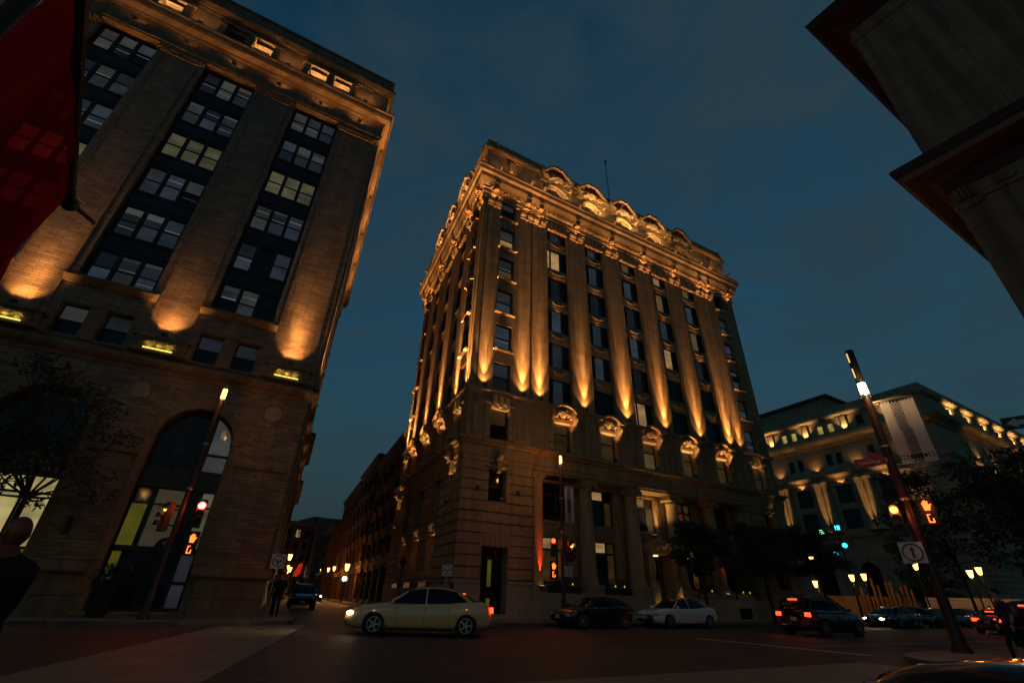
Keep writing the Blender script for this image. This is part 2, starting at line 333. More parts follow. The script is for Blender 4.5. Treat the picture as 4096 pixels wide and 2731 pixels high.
# ------------------------------------------------------------------ windows
_cache = {}
def win(root, M, x, z, w, h, y, cols, rows, states, fr=0.07, bar=0.06, sill=None, name="window", dep=0.12, mat=None, blinds=0.0):
    """a framed window whose lower left corner sits at (x,z) in the facade; cols/rows are fractions; states[r][c] glass, row 0 lowest"""
    mat = mat or M_sash
    key = (round(w,3), round(h,3), tuple(cols), tuple(rows), fr, bar, mat.name)
    xs = [0]; zs = [0]
    for c in cols: xs.append(xs[-1]+c*w/sum(cols))
    for r in rows: zs.append(zs[-1]+r*h/sum(rows))
    if key not in _cache:
        mb = MB()
        mb.box(0, fr, 0, dep, 0, h).box(w-fr, w, 0, dep, 0, h).box(fr, w-fr, 0, dep, 0, fr).box(fr, w-fr, 0, dep, h-fr, h)
        for q in xs[1:-1]: mb.box(q-bar/2, q+bar/2, 0.004, dep-0.01, fr, h-fr)
        for i, q in enumerate(zs[1:-1]):
            for a, b in zip(xs[:-1], xs[1:]): mb.box(a+bar/2+0.004, b-bar/2-0.004, 0.008, dep-0.02, q-bar/2, q+bar/2)
        _cache[key] = mb.mesh(name, mat)
    o = inst(name, _cache[key], root, M @ T(Vector((x, y, z))))
    for j in range(len(rows)):
        for i in range(len(cols)):
            g = states[j % len(states)]; g = g[i % len(g)] if isinstance(g, (list, tuple)) else g
            a, b, c, d = xs[i]+bar*0.4, xs[i+1]-bar*0.4, zs[j]+bar*0.4, zs[j+1]-bar*0.4
            k2 = (round(b-a,3), round(d-c,3), g.name)
            if k2 not in _cache: _cache[k2] = MB().poly([(0,0,0),(b-a,0,0),(b-a,0,d-c),(0,0,d-c)]).mesh("pane", g)
            inst("pane", _cache[k2], o, T(Vector((a, dep*0.62, c))))
    if blinds and random.random() < blinds:      # a drawn blind behind the upper glass, or a ceiling strip showing through
        g = states[-1]; g = g[0] if isinstance(g, (list, tuple)) else g
        bh = random.choice((0.18, 0.3, 0.42, 0.62))*h*0.5
        k4 = ("bl", round(w,3), round(bh,2))
        if k4 not in _cache: _cache[k4] = MB().poly([(fr+0.01,0,h-fr-bh),(w-fr-0.01,0,h-fr-bh),(w-fr-0.01,0,h-fr),(fr+0.01,0,h-fr)]).mesh("blind", G_blind)
        inst("blind", _cache[k4], o, T(Vector((0, dep*0.62-0.004, 0))))
    if blinds and random.random() < 0.55:
        k5 = ("cs", round(w,3), round(h,3), random.choice((0.55, 0.8, 1.15, 1.5)))
        if k5 not in _cache: _cache[k5] = MB().poly([(fr+0.03,0,h*k5[3]/2),(w-fr-0.03,0,h*k5[3]/2-0.02),(w-fr-0.03,0,h*k5[3]/2+0.02),(fr+0.03,0,h*k5[3]/2+0.035)]).mesh("ceiling_light", G_strip)
        inst("ceiling_light", _cache[k5], o, T(Vector((0, dep*0.62-0.007, 0))))
    if sill:
        k3 = ("sill", round(w,3), sill.name)
        if k3 not in _cache: _cache[k3] = MB().prism([(-0.28,-0.14),(-0.28,-0.03),(-0.06,0.0),(0.1,0.0),(0.1,-0.16),(-0.2,-0.16)], -0.18, w+0.18).mesh("sill", sill)
        inst("sill", _cache[k3], o, T(Vector((0, -y, 0))))
    return o
def carving(seed, w=1.0, h=0.6, d=0.25, n=16):
    rnd = random.Random(seed); mb = MB()
    mb.ball((0, 0, 0), (w*0.17, d*0.9, h*0.42), 8, 6); mb.ball((0, -d*0.5, h*0.1), (w*0.11, d*0.6, h*0.2), 7, 5)
    for sgn in (-1, 1):
        for k in range(n//2):
            t = (k+1)/(n/2); mb.ball((sgn*w*0.5*t*0.92, -rnd.random()*d*0.3, h*(0.22-0.55*t*t)+rnd.uniform(-.1,.1)*h), (w*rnd.uniform(.05,.10), d*rnd.uniform(.4,.85), h*rnd.uniform(.10,.24)), 6, 5)
        mb.tube([(sgn*w*0.16,-d*.3,h*0.34),(sgn*w*0.30,-d*.5,h*0.24),(sgn*w*0.42,-d*.4,h*0.0),(sgn*w*0.44,-d*.3,-h*0.28)], [h*.07,h*.08,h*.07,h*.05], 6)
    return mb
ME_cart = carving(3, 1.5, 0.8, 0.3, 18).mesh("carved_cartouche", M_lime2, True)
ME_cart2 = carving(5, 1.9, 0.9, 0.34, 22).mesh("carved_cartouche", M_lime2, True)
def lion(mat):
    mb = MB(); mb.ball((0,-0.12,0),(0.19,0.2,0.22),8,6).ball((0,-0.32,-0.05),(0.10,0.1,0.09),7,5).ball((0.1,-0.2,0.18),0.07,6,4).ball((-0.1,-0.2,0.18),0.07,6,4).ball((0,-0.1,-0.14),(0.2,0.13,0.16),7,5); return mb.mesh("lion_head", mat, True)
ME_lion = lion(M_lime2)
# ================================================================== corner tower of limestone (the floodlit ten-storey block)
C0 = P(11.4, 27.0)
LF, LS = 33.0, 20.4
MF_root = frame(C0, U1)
hotel = thing("office_tower", "floodlit ten storey limestone corner block with columned base and carved dormers", "building", MF_root)
inv = MF_root.inverted()
far = C0 + U2*LS
MS = inv @ frame(far, -U2)          # side street facade, x from its far end to the corner
MFR = Matrix.Identity(4)
def loc2(v): q = inv @ v; return (q.x, q.y)
PLAN = [loc2(far), (0, 0), (LF, 0), loc2(P(11.4, 27.0)+U1*LF+U2*LS)]   # travelling with the outside on the right
ZS = [14.2+3.3*i for i in range(6)]
def sweep_part(name, prof, mat, plan=PLAN, root=hotel): return MB().sweep(plan, prof).obj(name, mat, root)
# solid core added to block light inside; its top is the roof
_c = [Vector(p) for p in PLAN]; _ctr = sum(_c, Vector((0, 0)))/4
def inset(plan, d):
    out_ = []; n = len(plan)
    for i in range(n):
        p0, p1, p2 = Vector(plan[i-1]), Vector(plan[i]), Vector(plan[(i+1) % n]); d0 = (p1-p0).normalized(); d1 = (p2-p1).normalized()
        n0 = Vector((-d0.y, d0.x)); n1 = Vector((-d1.y, d1.x)); b = n0+n1; b = b/b.dot(n0); out_.append(tuple(p1+b*d))
    return out_
MB().slab(inset(PLAN, 1.7), 0, 38.4).obj("light_block_core", M_roof, hotel)
# other two walls, plain
MB().poly([(*PLAN[2], 0), (*PLAN[3], 0), (*PLAN[3], 38.6), (*PLAN[2], 38.6)]).poly([(*PLAN[3], 0), (*PLAN[0], 0), (*PLAN[0], 38.6), (*PLAN[3], 38.6)]).obj("rear_wall", M_lime, hotel)
# mouldings that run round the block
sweep_part("base_entablature", [(-0.2, 8.95), (0.10, 8.95), (0.10, 9.25), (0.16, 9.27), (0.16, 9.95), (0.30, 10.0), (0.34, 10.12), (0.52, 10.2), (0.52, 10.36), (0.10, 10.50), (-0.3, 10.52)], M_lime2)
sweep_part("shaft_band", [(-0.2, 13.7), (0.06, 13.72), (0.10, 13.82), (0.24, 13.9), (0.24, 14.06), (0.05, 14.16), (-0.3, 14.17)], M_lime2)
sweep_part("upper_entablature", [(-0.2, 32.55), (0.10, 32.56), (0.10, 32.9), (0.16, 32.92), (0.16, 33.35), (0.26, 33.38), (0.26, 33.62), (0.34, 33.66), (0.62, 34.3), (0.66, 34.7), (0.86, 34.85), (0.90, 35.2), (0.98, 35.3), (0.98, 35.5), (0.30, 35.62), (-0.4, 35.64)], M_lime2)
sweep_part("attic_coping", [(-0.4, 38.45), (0.08, 38.46), (0.10, 38.62), (0.32, 38.75), (0.38, 38.95), (0.20, 39.05), (0.12, 39.4), (0.02, 40.0), (0.06, 40.12), (-0.08, 40.28), (-0.7, 40.3), (-0.8, 38.3)], M_lime2)

ME_dent = MB().box(-0.07, 0.07, -0.14, 0.02, 0.0, 0.16).mesh("dentil", M_lime2)
ME_cap = MB().prism([(0.02,31.55),(-0.10,31.6),(-0.10,31.72),(-0.24,31.85),(-0.30,32.0),(-0.30,32.08),(0.02,32.1)], -0.98, 0.98).ball((-0.0,-0.2,31.45),(0.2,0.16,0.2),8,5).mesh("pier_capital", M_lime2)
ME_bracket = MB().prism([(0.0,0.0),(-0.30,0.08),(-0.42,0.3),(-0.36,0.55),(-0.52,0.7),(-0.52,0.82),(0.0,0.84)], -0.22, 0.22).ball((0,-0.36,0.08),(0.22,0.16,0.16),8,5).mesh("cornice_bracket", M_lime2)
ME_key = MB().plate([(-0.13,-0.0),(0.13,0.0),(0.19,0.85),(-0.19,0.85)], -0.22, 0.05).mesh("keystone", M_lime2)
ME_span = MB().box(-1.15,1.15,0.0,0.25,0,1.12).box(-0.95,0.95,-0.05,0.0,0.2,0.92).ball((-0.8,-0.05,0.78),(0.12,0.07,0.14),6,4).ball((0.8,-0.05,0.78),(0.12,0.07,0.14),6,4).tube([(-0.7,-0.05,0.74),(-0.35,-0.07,0.55),(0,-0.08,0.5),(0.35,-0.07,0.55),(0.7,-0.05,0.74)],0.05,5).mesh("spandrel_panel", M_lime2)
# segmental hood over a third floor window
_h = MB()
_h.plate([(-1.22,0.78),(-0.95,0.80),(-0.55,1.12),(0,1.27),(0.55,1.12),(0.95,0.80),(1.22,0.78),(1.22,0.93),(0.98,0.96),(0.6,1.28),(0,1.45),(-0.6,1.28),(-0.98,0.96),(-1.22,0.93)], -0.66, 0.03)
for sg in (-1, 1): _h.prism([(0.0,-0.35),(-0.16,-0.3),(-0.20,-0.05),(-0.32,0.15),(-0.50,0.45),(-0.50,0.78),(0.0,0.78)], sg*1.03-0.14, sg*1.03+0.14).ball((sg*1.03,-0.44,0.42),(0.17,0.16,0.2),7,5)
_h.box(-0.86,0.86,-0.10,0.02,0.05,0.3).box(-0.86,0.86,-0.04,0.02,0.3,1.0)
ME_hood = _h.mesh("window_hood", M_lime2)
# dormer head in the attic: arch surround, pediment, scrolls
_d = MB(); n = 10
arc = [(1.22*math.cos(R(25+130*k/n)), 37.05-0.5+1.22*math.sin(R(25+130*k/n))) for k in range(n+1)]
arc2 = [(1.5*math.cos(R(25+130*k/n)), 37.05-0.5+1.5*math.sin(R(25+130*k/n))) for k in range(n+1)]
_d.plate(arc+arc2[::-1], -0.18, 0.06)
pd = [(-1.95,38.85),(-1.6,38.98),(-0.62,39.95),(0.62,39.95),(1.6,38.98),(1.95,38.85),(1.95,39.12),(1.66,39.24),(0.66,40.28),(-0.66,40.28),(-1.66,39.24),(-1.95,39.12)]
_d.plate(pd, -0.62, 0.5); _d.plate([(-1.7,38.0),(1.7,38.0),(1.65,39.1),(0.65,40.1),(-0.65,40.1),(-1.65,39.1)], -0.10, 0.4)
for sg in (-1, 1): _d.prism([(0.0,37.9),(-0.2,37.95),(-0.22,38.3),(-0.45,38.5),(-0.58,38.8),(-0.58,39.05),(0.0,39.05)], sg*1.76-0.14, sg*1.76+0.14).ball((sg*1.76,-0.30,38.2),(0.15,0.18,0.24),7,5)
ME_dorm = _d.mesh("dormer_head", M_lime2)

def tower_facade(M, L, bays, pavw, pavx, front):
    "pavw width of the end pavilions, pavx window centre within the pavilion"
    root = hotel; pav = [pavx, L-pavx]
    # ---- third floor zone
    holes = [(x-0.78, x+0.78, 10.62, 12.75) for x in bays]+[(x-0.7, x+0.7, 10.62, 12.75) for x in pav]
    MB().wall(0, L, 10.5, 13.75, holes, 0, 0.45).obj("third_floor_wall", M_lime, root, M)
    for i, x in enumerate(bays):
        st = [[G_cream if (front and i in (2,)) else G_dimw], [G_dimw]]
        win(root, M, x-0.78, 10.62, 1.56, 2.13, 0.3, [1], [1.35, 0.78], st, 0.09, 0.09)
        inst("window_hood", ME_hood, root, M @ T(Vector((x, 0, 12.72)))); inst("carved_cartouche", ME_cart, root, M @ T(Vector((x, -0.2, 13.42))))
        pw = 1100 if not (front and i == 2) else 600
        f = flood(root, M, (x+0.1, -0.5, 10.53), (0, -0.02, 1), pw, 64, 0.8, GOLD if i % 2 else AMBER)
        for sg in (-1, 1):
            mb = MB()
            for k in range(4): mb.bbox(min(sg*0.80, sg*1.32), max(sg*0.80, sg*1.32), -0.07, 0.02, 0.03+0.53*k, 0.53*k+0.50, 0.03)
            mb.obj("window_quoin", M_lime2, root, M @ T(Vector((x, 0, 10.62))))
    for j, x in enumerate(pav):
        win(root, M, x-0.7, 10.62, 1.4, 2.13, 0.3, [1], [1, 1], [[G_dark] if j == 0 and front else [G_dimw], [G_dimw]], 0.08, 0.09)
        for k in (-1, 0, 1):
            inst("keystone", ME_key, root, M @ T(Vector((x+0.58*k, 0, 12.85-0.05*abs(k)))) @ Matrix.Rotation(-0.16*k, 4, "Y"))
        MB().box(x-1.5, x+1.5, -0.16, 0.02, 13.05, 13.18).obj("lintel_moulding", M_lime2, root, M)
        for sg in (-1, 1):
            mb = MB()
            for k in range(4): mb.bbox(min(sg*0.74, sg*1.18), max(sg*0.74, sg*1.18), -0.07, 0.02, 0.03+0.53*k, 0.53*k+0.50, 0.03)
            mb.obj("window_quoin", M_lime2, root, M @ T(Vector((x, 0, 10.62))))
            MB().bbox(-0.36, 0.36, -0.09, 0.02, 0, 1.95, 0.05).obj("raised_panel", M_lime2, root, M @ T(Vector((x+sg*1.72, 0, 10.85))))
        flood(root, M, (x, -0.42, 10.53), (0, 0.05, 1), 380, 58, 0.8, GOLD)
    # ---- shaft: six storeys, recessed bays
    holes = [(x-1.15, x+1.15, 14.17, 31.75) for x in bays]+[(x-0.72, x+0.72, z, z+2.2) for x in pav for z in ZS]
    grooves = [(pavw-0.12+d, pavw+0.12+d, 14.17, 32.5) for d in (-1.45,)]+[(L-pavw-0.12+1.45, L-pavw+0.12+1.45, 14.17, 32.5)] if front else []
    MB().wall(0, L, 14.15, 32.6, holes+grooves, 0, 0.5).obj("shaft_wall", M_lime, root, M)
    for g in grooves: MB().poly([(g[0], 0.16, 14.1), (g[1], 0.16, 14.1), (g[1], 0.16, 32.6), (g[0], 0.16, 32.6)]).obj("groove_back", M_lime, root, M)
    MB().wall(0, L, 14.15, 32.6, [(x-0.72, x+0.72, z, z+2.2) for x in pav for z in ZS], 0.52, 0.0, False).obj("bay_back_wall", M_sand, root, M)
    S, W, D, Cc, Y = G_sky, G_warm, G_dark, G_cream, G_grey
    table = [[S,S,S,S,W,S],[D,S,S,S,S,S],[W,S,S,S,S,Cc],[D,D,W,S,Cc,W],[D,D,S,Cc,S,Cc]] if front else [[S,D,S,D,S,D],[D,S,D,D,D,S],[D,D,S,D,S,D]]
    for i, x in enumerate(bays):
        for r, z in enumerate(ZS):
            g = table[i % len(table)][r]; sidep = D if g in (D, S) else (g if r % 2 == 0 else Y)
            win(root, M, x-1.15, z+0.02, 2.3, 2.16, 0.34, [0.5, 1.0, 0.62], [1.0], [[sidep, g, D]], 0.07, 0.16)
            if r < 5: inst("spandrel_panel", ME_span, root, M @ T(Vector((x, 0.26, z+2.19))))
            elif True:
                for k in range(5): MB().plate([(-0.17,0),(0.17,0),(0.2,0.85),(-0.2,0.85)], -0.14 - 0.03*(k % 2), 0.05).obj("voussoir", M_lime2, root, M @ T(Vector((x-0.92+0.46*k, 0, 31.7))))
    pt = [[(D,D),(Y,S),(S,S),(Y,S),(W,S),(W,S)][::1], [(S,S),(S,Y),(S,D),(S,S),(S,Y),(S,S)]]
    if front: pt[0] = [(Y,S),(S,S),(S,S),(Cc,Y),(W,Y),(W,S)]
    for j, x in enumerate(pav):
        for r, z in enumerate(ZS):
            a, b = pt[j][r]
            if r == 5: a, b = (W, S) if front and j == 0 else (D, D)
            if r == 5 and front and j == 0: a, b = D, D
            win(root, M, x-0.72, z, 1.44, 2.2, 0.26, [1], [1, 1], [[a], [b]], 0.07, 0.09, sill=M_lime2 if r > 0 else None, blinds=0.4)
    # piers: lights and capitals
    pcs = [(bays[i]+bays[i+1])/2 for i in range(len(bays)-1)]
    lamps = [(x, 1.0) for x in pcs]
    if front: lamps += [(1.05, 0.85), (4.25, 1.0), (5.75, 1.0), (L-5.75, 0.95), (L-4.25, 0.6)]
    else: lamps += [(0.95, 1.2), (3.55, 1.2), (L-3.2, 1.5), (L-0.6, 1.5)]
    for x, k in lamps:
        uplight(root, M, (x, -0.30, 14.18), k)
    capx = pcs+[1.0, 4.35, 5.75, L-5.75, L-4.35, L-1.0] if front else pcs+[0.6, 3.3, L-3.3, L-0.6]
    for x in capx:
        inst("pier_capital", ME_cap, root, M @ T(Vector((x, 0, 0.1))) @ Matrix.Diagonal((0.8 if x in pcs else 0.66, 1, 1, 1)))
        inst("cornice_bracket", ME_bracket, root, M @ T(Vector((x, -0.16, 33.25))))
        inst("lion_head", ME_lion, root, M @ T(Vector((x, -0.95, 35.62))))
        flood(root, M, (x+0.35, -0.72, 35.6), (0, 0.22, 1), 62, 110, 1.0, AMBER)  # added fill flood, brightens the attic wall
        flood(root, M, (x, -0.42, 32.25), (0, -0.12, 1), 62, 150, 0.6, (1.0, 0.44, 0.11))
    x = 0.5
    dm = MB()
    while x < L-0.3:
        if all(abs(x-c) > 0.34 for c in capx): inst("dentil", ME_dent, root, M @ T(Vector((x, -0.27, 33.42))))
        x += 0.29
    # ---- attic
    dz = 35.9
    holes = [(x-0.98, x+0.98, dz, 37.65) for x in bays]+[(x-0.75, x+0.75, dz, 36.85) for x in pav]
    mb = MB().wall(0, L, 35.6, 38.6, holes, 0.0, 0.4)
    for x in bays: mb.archfill(x, 0.98, 36.67, 0.0, 0.4, 12)
    mb.obj("attic_wall", M_lime, root, M)
    for i, x in enumerate(bays):
        win(root, M, x-0.98, dz, 1.96, 1.75, 0.3, [1, 1], [1, 0.9], [[G_grey, G_dark], [G_dark, G_dimw]], 0.08, 0.08)
        inst("dormer_head", ME_dorm, root, M @ T(Vector((x, 0, 0)))); inst("carved_cartouche", ME_cart2, root, M @ T(Vector((x, -0.22, 38.75))))
        pw = (650, 1450, 1600, 1000, 150)[i] if front else 1400
        flood(root, M, (x-0.45, -0.86, 35.6), (0.1, 0.14, 1), pw*0.6, 74, 1.0, GOLD)
        flood(root, M, (x+0.75, -0.80, 35.6), (0.05, 0.15, 1), pw*0.5, 104, 1.0, GOLD)
    for x in pav:
        win(root, M, x-0.75, dz, 1.5, 0.95, 0.3, [1, 1], [1], [[G_dark]], 0.07, 0.07)
        inst("keystone", ME_key, root, M @ T(Vector((x, -0.02, 36.8)))); inst("carved_cartouche", ME_cart, root, M @ T(Vector((x, -0.12, 37.9))) @ Matrix.Scale(0.45, 4))
        flood(root, M, (x+0.2, -0.6, 35.64), (0, 0.1, 1), 160, 70, 1.0, AMBER)
    for k in range(7): # soft swells along the coping
        inst("coping_scroll", ME_lion, root, M @ T(Vector((0.8+k*(L-1.6)/6, -0.1, 39.6))) @ Matrix.Scale(1.1, 4))

FB = [7.8+4.4*i for i in range(5)]; SB = [5.8, 10.2, 14.6]
tower_facade(MFR, LF, FB, 6.45, 2.5, True)
tower_facade(MS, LS, SB, 4.4, 1.95, False)

# ---- rusticated base, front: pavilions as separate stone courses, portico of columns between
def courses(M, x0, x1, z0, z1, n, holes, y=-0.10):
    h = (z1-z0)/n
    for i in range(n):
        a, b = z0+i*h+0.035, z0+(i+1)*h-0.035
        segs = [(x0, x1)]
        for hx0, hx1, hz0, hz1 in holes:
            if hz0 < b-0.06 and hz1 > a+0.06:
                ns = []
                for s0, s1 in segs:
                    if hx1 <= s0 or hx0 >= s1: ns.append((s0, s1))
                    else:
                        if hx0 > s0: ns.append((s0, hx0))
                        if hx1 < s1: ns.append((hx1, s1))
                segs = ns
        for s0, s1 in segs:
            if s1-s0 > 0.05: MB().bbox(s0, s1, y, 0.02, a, b, 0.035).obj("stone_course", M_lime2, hotel, M)
PW = 5.2
dor = (1.6, 3.35, 0.35, 3.85); upw = (1.85, 3.15, 6.55, 8.55)
mir = lambda q: (LF-q[1], LF-q[0], q[2], q[3])
pavl, pavr = [dor, upw], [mir(upw), (LF-3.35, LF-1.65, 2.4, 4.6)]
for (x0, x1, hs) in ((0, PW, pavl), (LF-PW, LF, pavr)):
    MB().wall(x0, x1, 0, 9.0, hs, 0, 0.6).obj("pavilion_wall", M_lime, hotel)
    courses(MFR, x0-(0.1 if x0 == 0 else 0), x1, 2.1, 8.95, 11, hs)
    MB().wall(x0, x1, 0, 1.82, [h for h in hs if h[2] < 1.5], -0.17, 0.2).obj("granite_plinth", M_granite, hotel)
    xe = PW if x0 == 0 else LF-PW
    wt = [(x0, 1.55), (3.4, x1)] if x0 == 0 else [(x0, x1)]
    for wa_, wb_ in wt: MB().prism([(-0.02,1.8),(-0.17,1.82),(-0.20,1.92),(-0.20,2.0),(-0.10,2.06),(-0.02,2.07)], wa_-(0.15 if wa_ == 0 else 0), wb_).obj("water_table", M_granite, hotel)
    MB().poly([(xe, -0.17, 0), (xe, 1.3, 0), (xe, 1.3, 9.0), (xe, -0.17, 9.0)]).obj("pavilion_return", M_lime, hotel)
# door, steps and openings of the pavilions
d = win(hotel, MFR, 1.6, 0.35, 1.75, 3.5, 0.55, [0.3, 1.1, 0.35], [0.55, 0.35, 1.6, 0.5], [[G_dark, G_dark, G_dark], [G_dark, G_dark, G_dark], [G_dark, G_dark, G_dark], [G_dark]], 0.1, 0.1, name="side_door", mat=M_black)
inst("door_light", MB().box(2.36, 2.58, 0.50, 0.54, 0.75, 1.15).box(2.36, 2.60, 0.50, 0.54, 1.75, 3.2).mesh("door_light", G_lobby), d, T(Vector((-1.6, -0.55, -0.35))))
for k in range(3): MB().box(1.55-0.12*k, 3.4+0.12*k, -0.30*(k+1)-0.2, -0.30*k+0.4 if k == 0 else -0.30*k-0.2, 0.0, 0.36-0.12*k).obj("door_step", M_granite, hotel)
for k in range(6): MB().plate([(-0.15,0),(0.15,0),(0.17,0.75),(-0.17,0.75)], -0.125, -0.02).obj("voussoir", M_lime2, hotel, T(Vector((1.5+0.39*k, -0.01, 3.9))) @ Matrix.Rotation(-0.10*(k-2.5), 4, "Y"))
win(hotel, MFR, 1.85, 6.55, 1.3, 2.0, 0.45, [1], [1, 1], [[G_dark], [G_dark]], 0.08, 0.08)
q = mir(upw); win(hotel, MFR, q[0], 6.55, 1.3, 2.0, 0.45, [1], [1, 1], [[G_dark], [G_dark]], 0.08, 0.08)
win(hotel, MFR, LF-3.35, 2.4, 1.7, 2.2, 0.45, [1], [1, 1], [[G_dark]], 0.08, 0.08)
for x, pw in ((2.5, 9), (LF-2.5, 9)):
    inst("keystone", ME_key, hotel, T(Vector((x, -0.1, 8.3)))); inst("lion_head", ME_lion, hotel, T(Vector((x, -0.25, 9.45))) @ Matrix.Scale(1.25, 4))
    MB().box(x-0.36, x+0.36, -0.45, 0.0, 9.08, 9.16).obj("lion_shelf", M_lime2, hotel)
    MB().box(x-0.95, x+0.95, -0.28, 0.0, 8.62, 8.72).obj("lintel_moulding", M_lime2, hotel)
    flood(hotel, MFR, (x+0.2, -0.32, 6.58), (0.0, -0.02, 1), 130, 34, 0.8, GOLD)
for x in (1.05, 4.0): MB().box(x-0.13, x+0.13, -0.14, 0, 7.05, 7.35).obj("vent_box", M_black, hotel)
MB().disc((0.62, 0.72), 0.16, -0.19, 18, 0.2).obj("house_plaque", plain("white_enamel", (0.6, 0.6, 0.58), 0.3), hotel)

# portico
PX0, PX1 = PW, LF-PW; RB = 1.25
colx = [5.62, 9.98, 14.3, 18.65, 22.95, 27.38]
gaps = [(colx[i]+colx[i+1])/2 for i in range(5)]
wl = [(x-1.1, x+1.1, 2.15, 4.95) for x in gaps if True]; wu = [(x-1.1, x+1.1, 6.0, 8.55) for x in gaps]
lowh = [w if i != 2 else (gaps[2]-0.95, gaps[2]+0.95, 0.25, 4.2) for i, w in enumerate(wl)]
MB().wall(PX0, PX1, 0, 9.0, lowh+wu, RB, 0.35).obj("portico_back_wall", M_lime2, hotel)
MB().box(PX0, PX1, 0.0, RB, 8.80, 8.94).obj("portico_soffit", M_lime2, hotel)
for i in range(5):
    # plinth walls under the columns, open at the entrance
    x0, x1 = colx[i]-0.0, colx[i+1]
    if i == 2:
        MB().bbox(colx[2]-0.75, colx[2]+0.85, -0.17, RB, 0, 2.06, 0.02).obj("granite_plinth", M_granite, hotel); MB().bbox(colx[3]-0.85, colx[3]+0.75, -0.17, RB, 0, 2.06, 0.02).obj("granite_plinth", M_granite, hotel)
    elif i == 0: MB().bbox(PX0, colx[1]+0.7, -0.17, RB, 0, 1.55, 0.02).obj("granite_plinth", M_granite, hotel); MB().bbox(colx[1]+0.7, colx[2]-0.75, -0.17, RB, 0, 1.55, 0.02).obj("granite_plinth", M_granite, hotel)
    elif i == 4: MB().bbox(colx[3]+0.75, PX1, -0.17, RB, 0, 1.55, 0.02).obj("granite_plinth", M_granite, hotel)
_col = [(0.66,0.0),(0.66,0.12),(0.60,0.14),(0.64,0.26),(0.54,0.32),(0.535,0.5),(0.53,2.2),(0.50,4.5),(0.455,5.95),(0.50,6.0),(0.50,6.08),(0.46,6.12),(0.50,6.3)]
_cm = MB().lathe(_col, (0,0,0), 20).box(-0.7,0.7,-0.7,0.7,-0.3,0.0).box(-0.62,0.62,-0.55,0.6,6.52,6.72)
for sg in (-1, 1): _cm.tube([(sg*0.52,-0.62,6.36),(sg*0.52,0.5,6.36)],0.19,10).tube([(sg*0.52,-0.64,6.36),(sg*0.52,-0.62,6.36)],0.08,8)
_cm.box(-0.5,0.5,-0.5,0.5,6.34,6.52)
ME_col = _cm.mesh("column", M_lime2, False)
for p_ in ME_col.polygons: p_.use_smooth = len(p_.vertices) == 4 and p_.index < 240
for i, x in enumerate(colx):
    if i in (0, 5): MB().box(x-0.42, x+0.34, -0.10, RB, 1.55, 8.45).box(x-0.5, x+0.5, -0.2, RB, 8.45, 8.8).obj("pilaster", M_lime2, hotel)
    else:
        inst("column", ME_col, hotel, T(Vector((x, 0.42, 2.08))))
        if i not in (2, 3): MB().bbox(x-0.75, x+0.75, -0.21, 0.9, 1.56, 1.78, 0.02).obj("column_pedestal", M_granite, hotel)
gl = [[G_dark, G_dimw], [G_dark, G_dark], [G_dark, G_dark], [G_dark, G_dark], [G_dark, G_dark]]
for i, x in enumerate(gaps):
    ust = {0: [[G_dark, G_dark], [G_dark, G_dark]], 1: [[G_dark, G_dimw], [G_warm, G_dark]], 2: [[G_dark, G_cream], [G_warm, G_dimw]], 3: [[G_red, G_dimw], [G_dimw, G_dimw]], 4: [[G_dark, G_dark], [G_dark, G_dark]]}[i]
    win(hotel, MFR, x-1.1, 6.0, 2.2, 2.55, RB+0.2, [1.4, 0.8], [1.9, 0.8], ust, 0.09, 0.14)
    MB().box(x-1.25, x+1.25, RB-0.12, RB, 5.82, 5.98).bbox(x-1.1, x+1.1, RB-0.06, RB, 5.1, 5.75, 0.03).obj("spandrel_panel", M_lime2, hotel)
    inst("carved_cartouche", ME_cart, hotel, T(Vector((x, RB-0.08, 5.42))) @ Matrix.Scale(0.7, 4))
    for sg in (-1, 1):
        for k in range(9): MB().bbox(min(sg*1.14, sg*1.5), max(sg*1.14, sg*1.5), RB-0.10, RB, 2.2+0.7*k, 2.86+0.7*k, 0.03).obj("jamb_block", M_lime2, hotel, T(Vector((x, 0, 0))))
    if i != 2:
        lst = [[G_dimw if i == 0 else G_dark, G_dimw if i in (0, 1, 3) else G_dark], [G_warm if i in (0, 1) else G_dark, G_dimw]]
        win(hotel, MFR, x-1.1, 2.15, 2.2, 2.8, RB+0.2, [1.4, 0.8], [1.9, 0.75], lst, 0.09, 0.14)
# entrance bay: doorway with curved canopy, carved posts, soffit light
ex = gaps[2]
MB().box(ex-1.25, ex+1.25, -0.25, 1.2, 4.3, 4.5).prism([(-0.3,4.5),(-0.3,4.75),(1.2,4.75),(1.2,4.5)], ex-1.35, ex+1.35).plate([(ex-1.3,4.76),(ex+1.3,4.76),(ex+0.7,5.15),(ex+0.25,5.2),(ex,5.5),(ex-0.25,5.2),(ex-0.7,5.15)], -0.2, 0.9).obj("entrance_canopy", M_lime2, hotel)
inst("carved_cartouche", ME_cart2, hotel, T(Vector((ex, -0.28, 4.9))) @ Matrix.Scale(0.8, 4))
win(hotel, MFR, ex-0.95, 0.25, 1.9, 3.95, RB+0.25, [1, 1], [2.6, 1.0], [[G_dark, G_dark], [G_dimw, G_dimw]], 0.1, 0.1, name="entrance_door", mat=M_black)
for sg in (-1, 1):
    inst("carved_post", carving(21+sg, 0.5, 2.6, 0.2, 26).mesh("carved_post", M_lime2, True), hotel, T(Vector((ex+sg*1.12, -0.12, 1.6))))
    MB().bbox(ex+sg*1.12-0.24, ex+sg*1.12+0.24, -0.1, 0.9, 0.0, 4.3, 0.03).obj("door_post", M_lime2, hotel)
flood(hotel, MFR, (ex+0.95, -0.55, 0.05), (-0.03, 0.16, 1), 160, 50, 0.8, GOLD); flood(hotel, MFR, (ex-1.05, -0.5, 0.05), (-0.05, 0.2, 1), 50, 40, 0.8, GOLD)
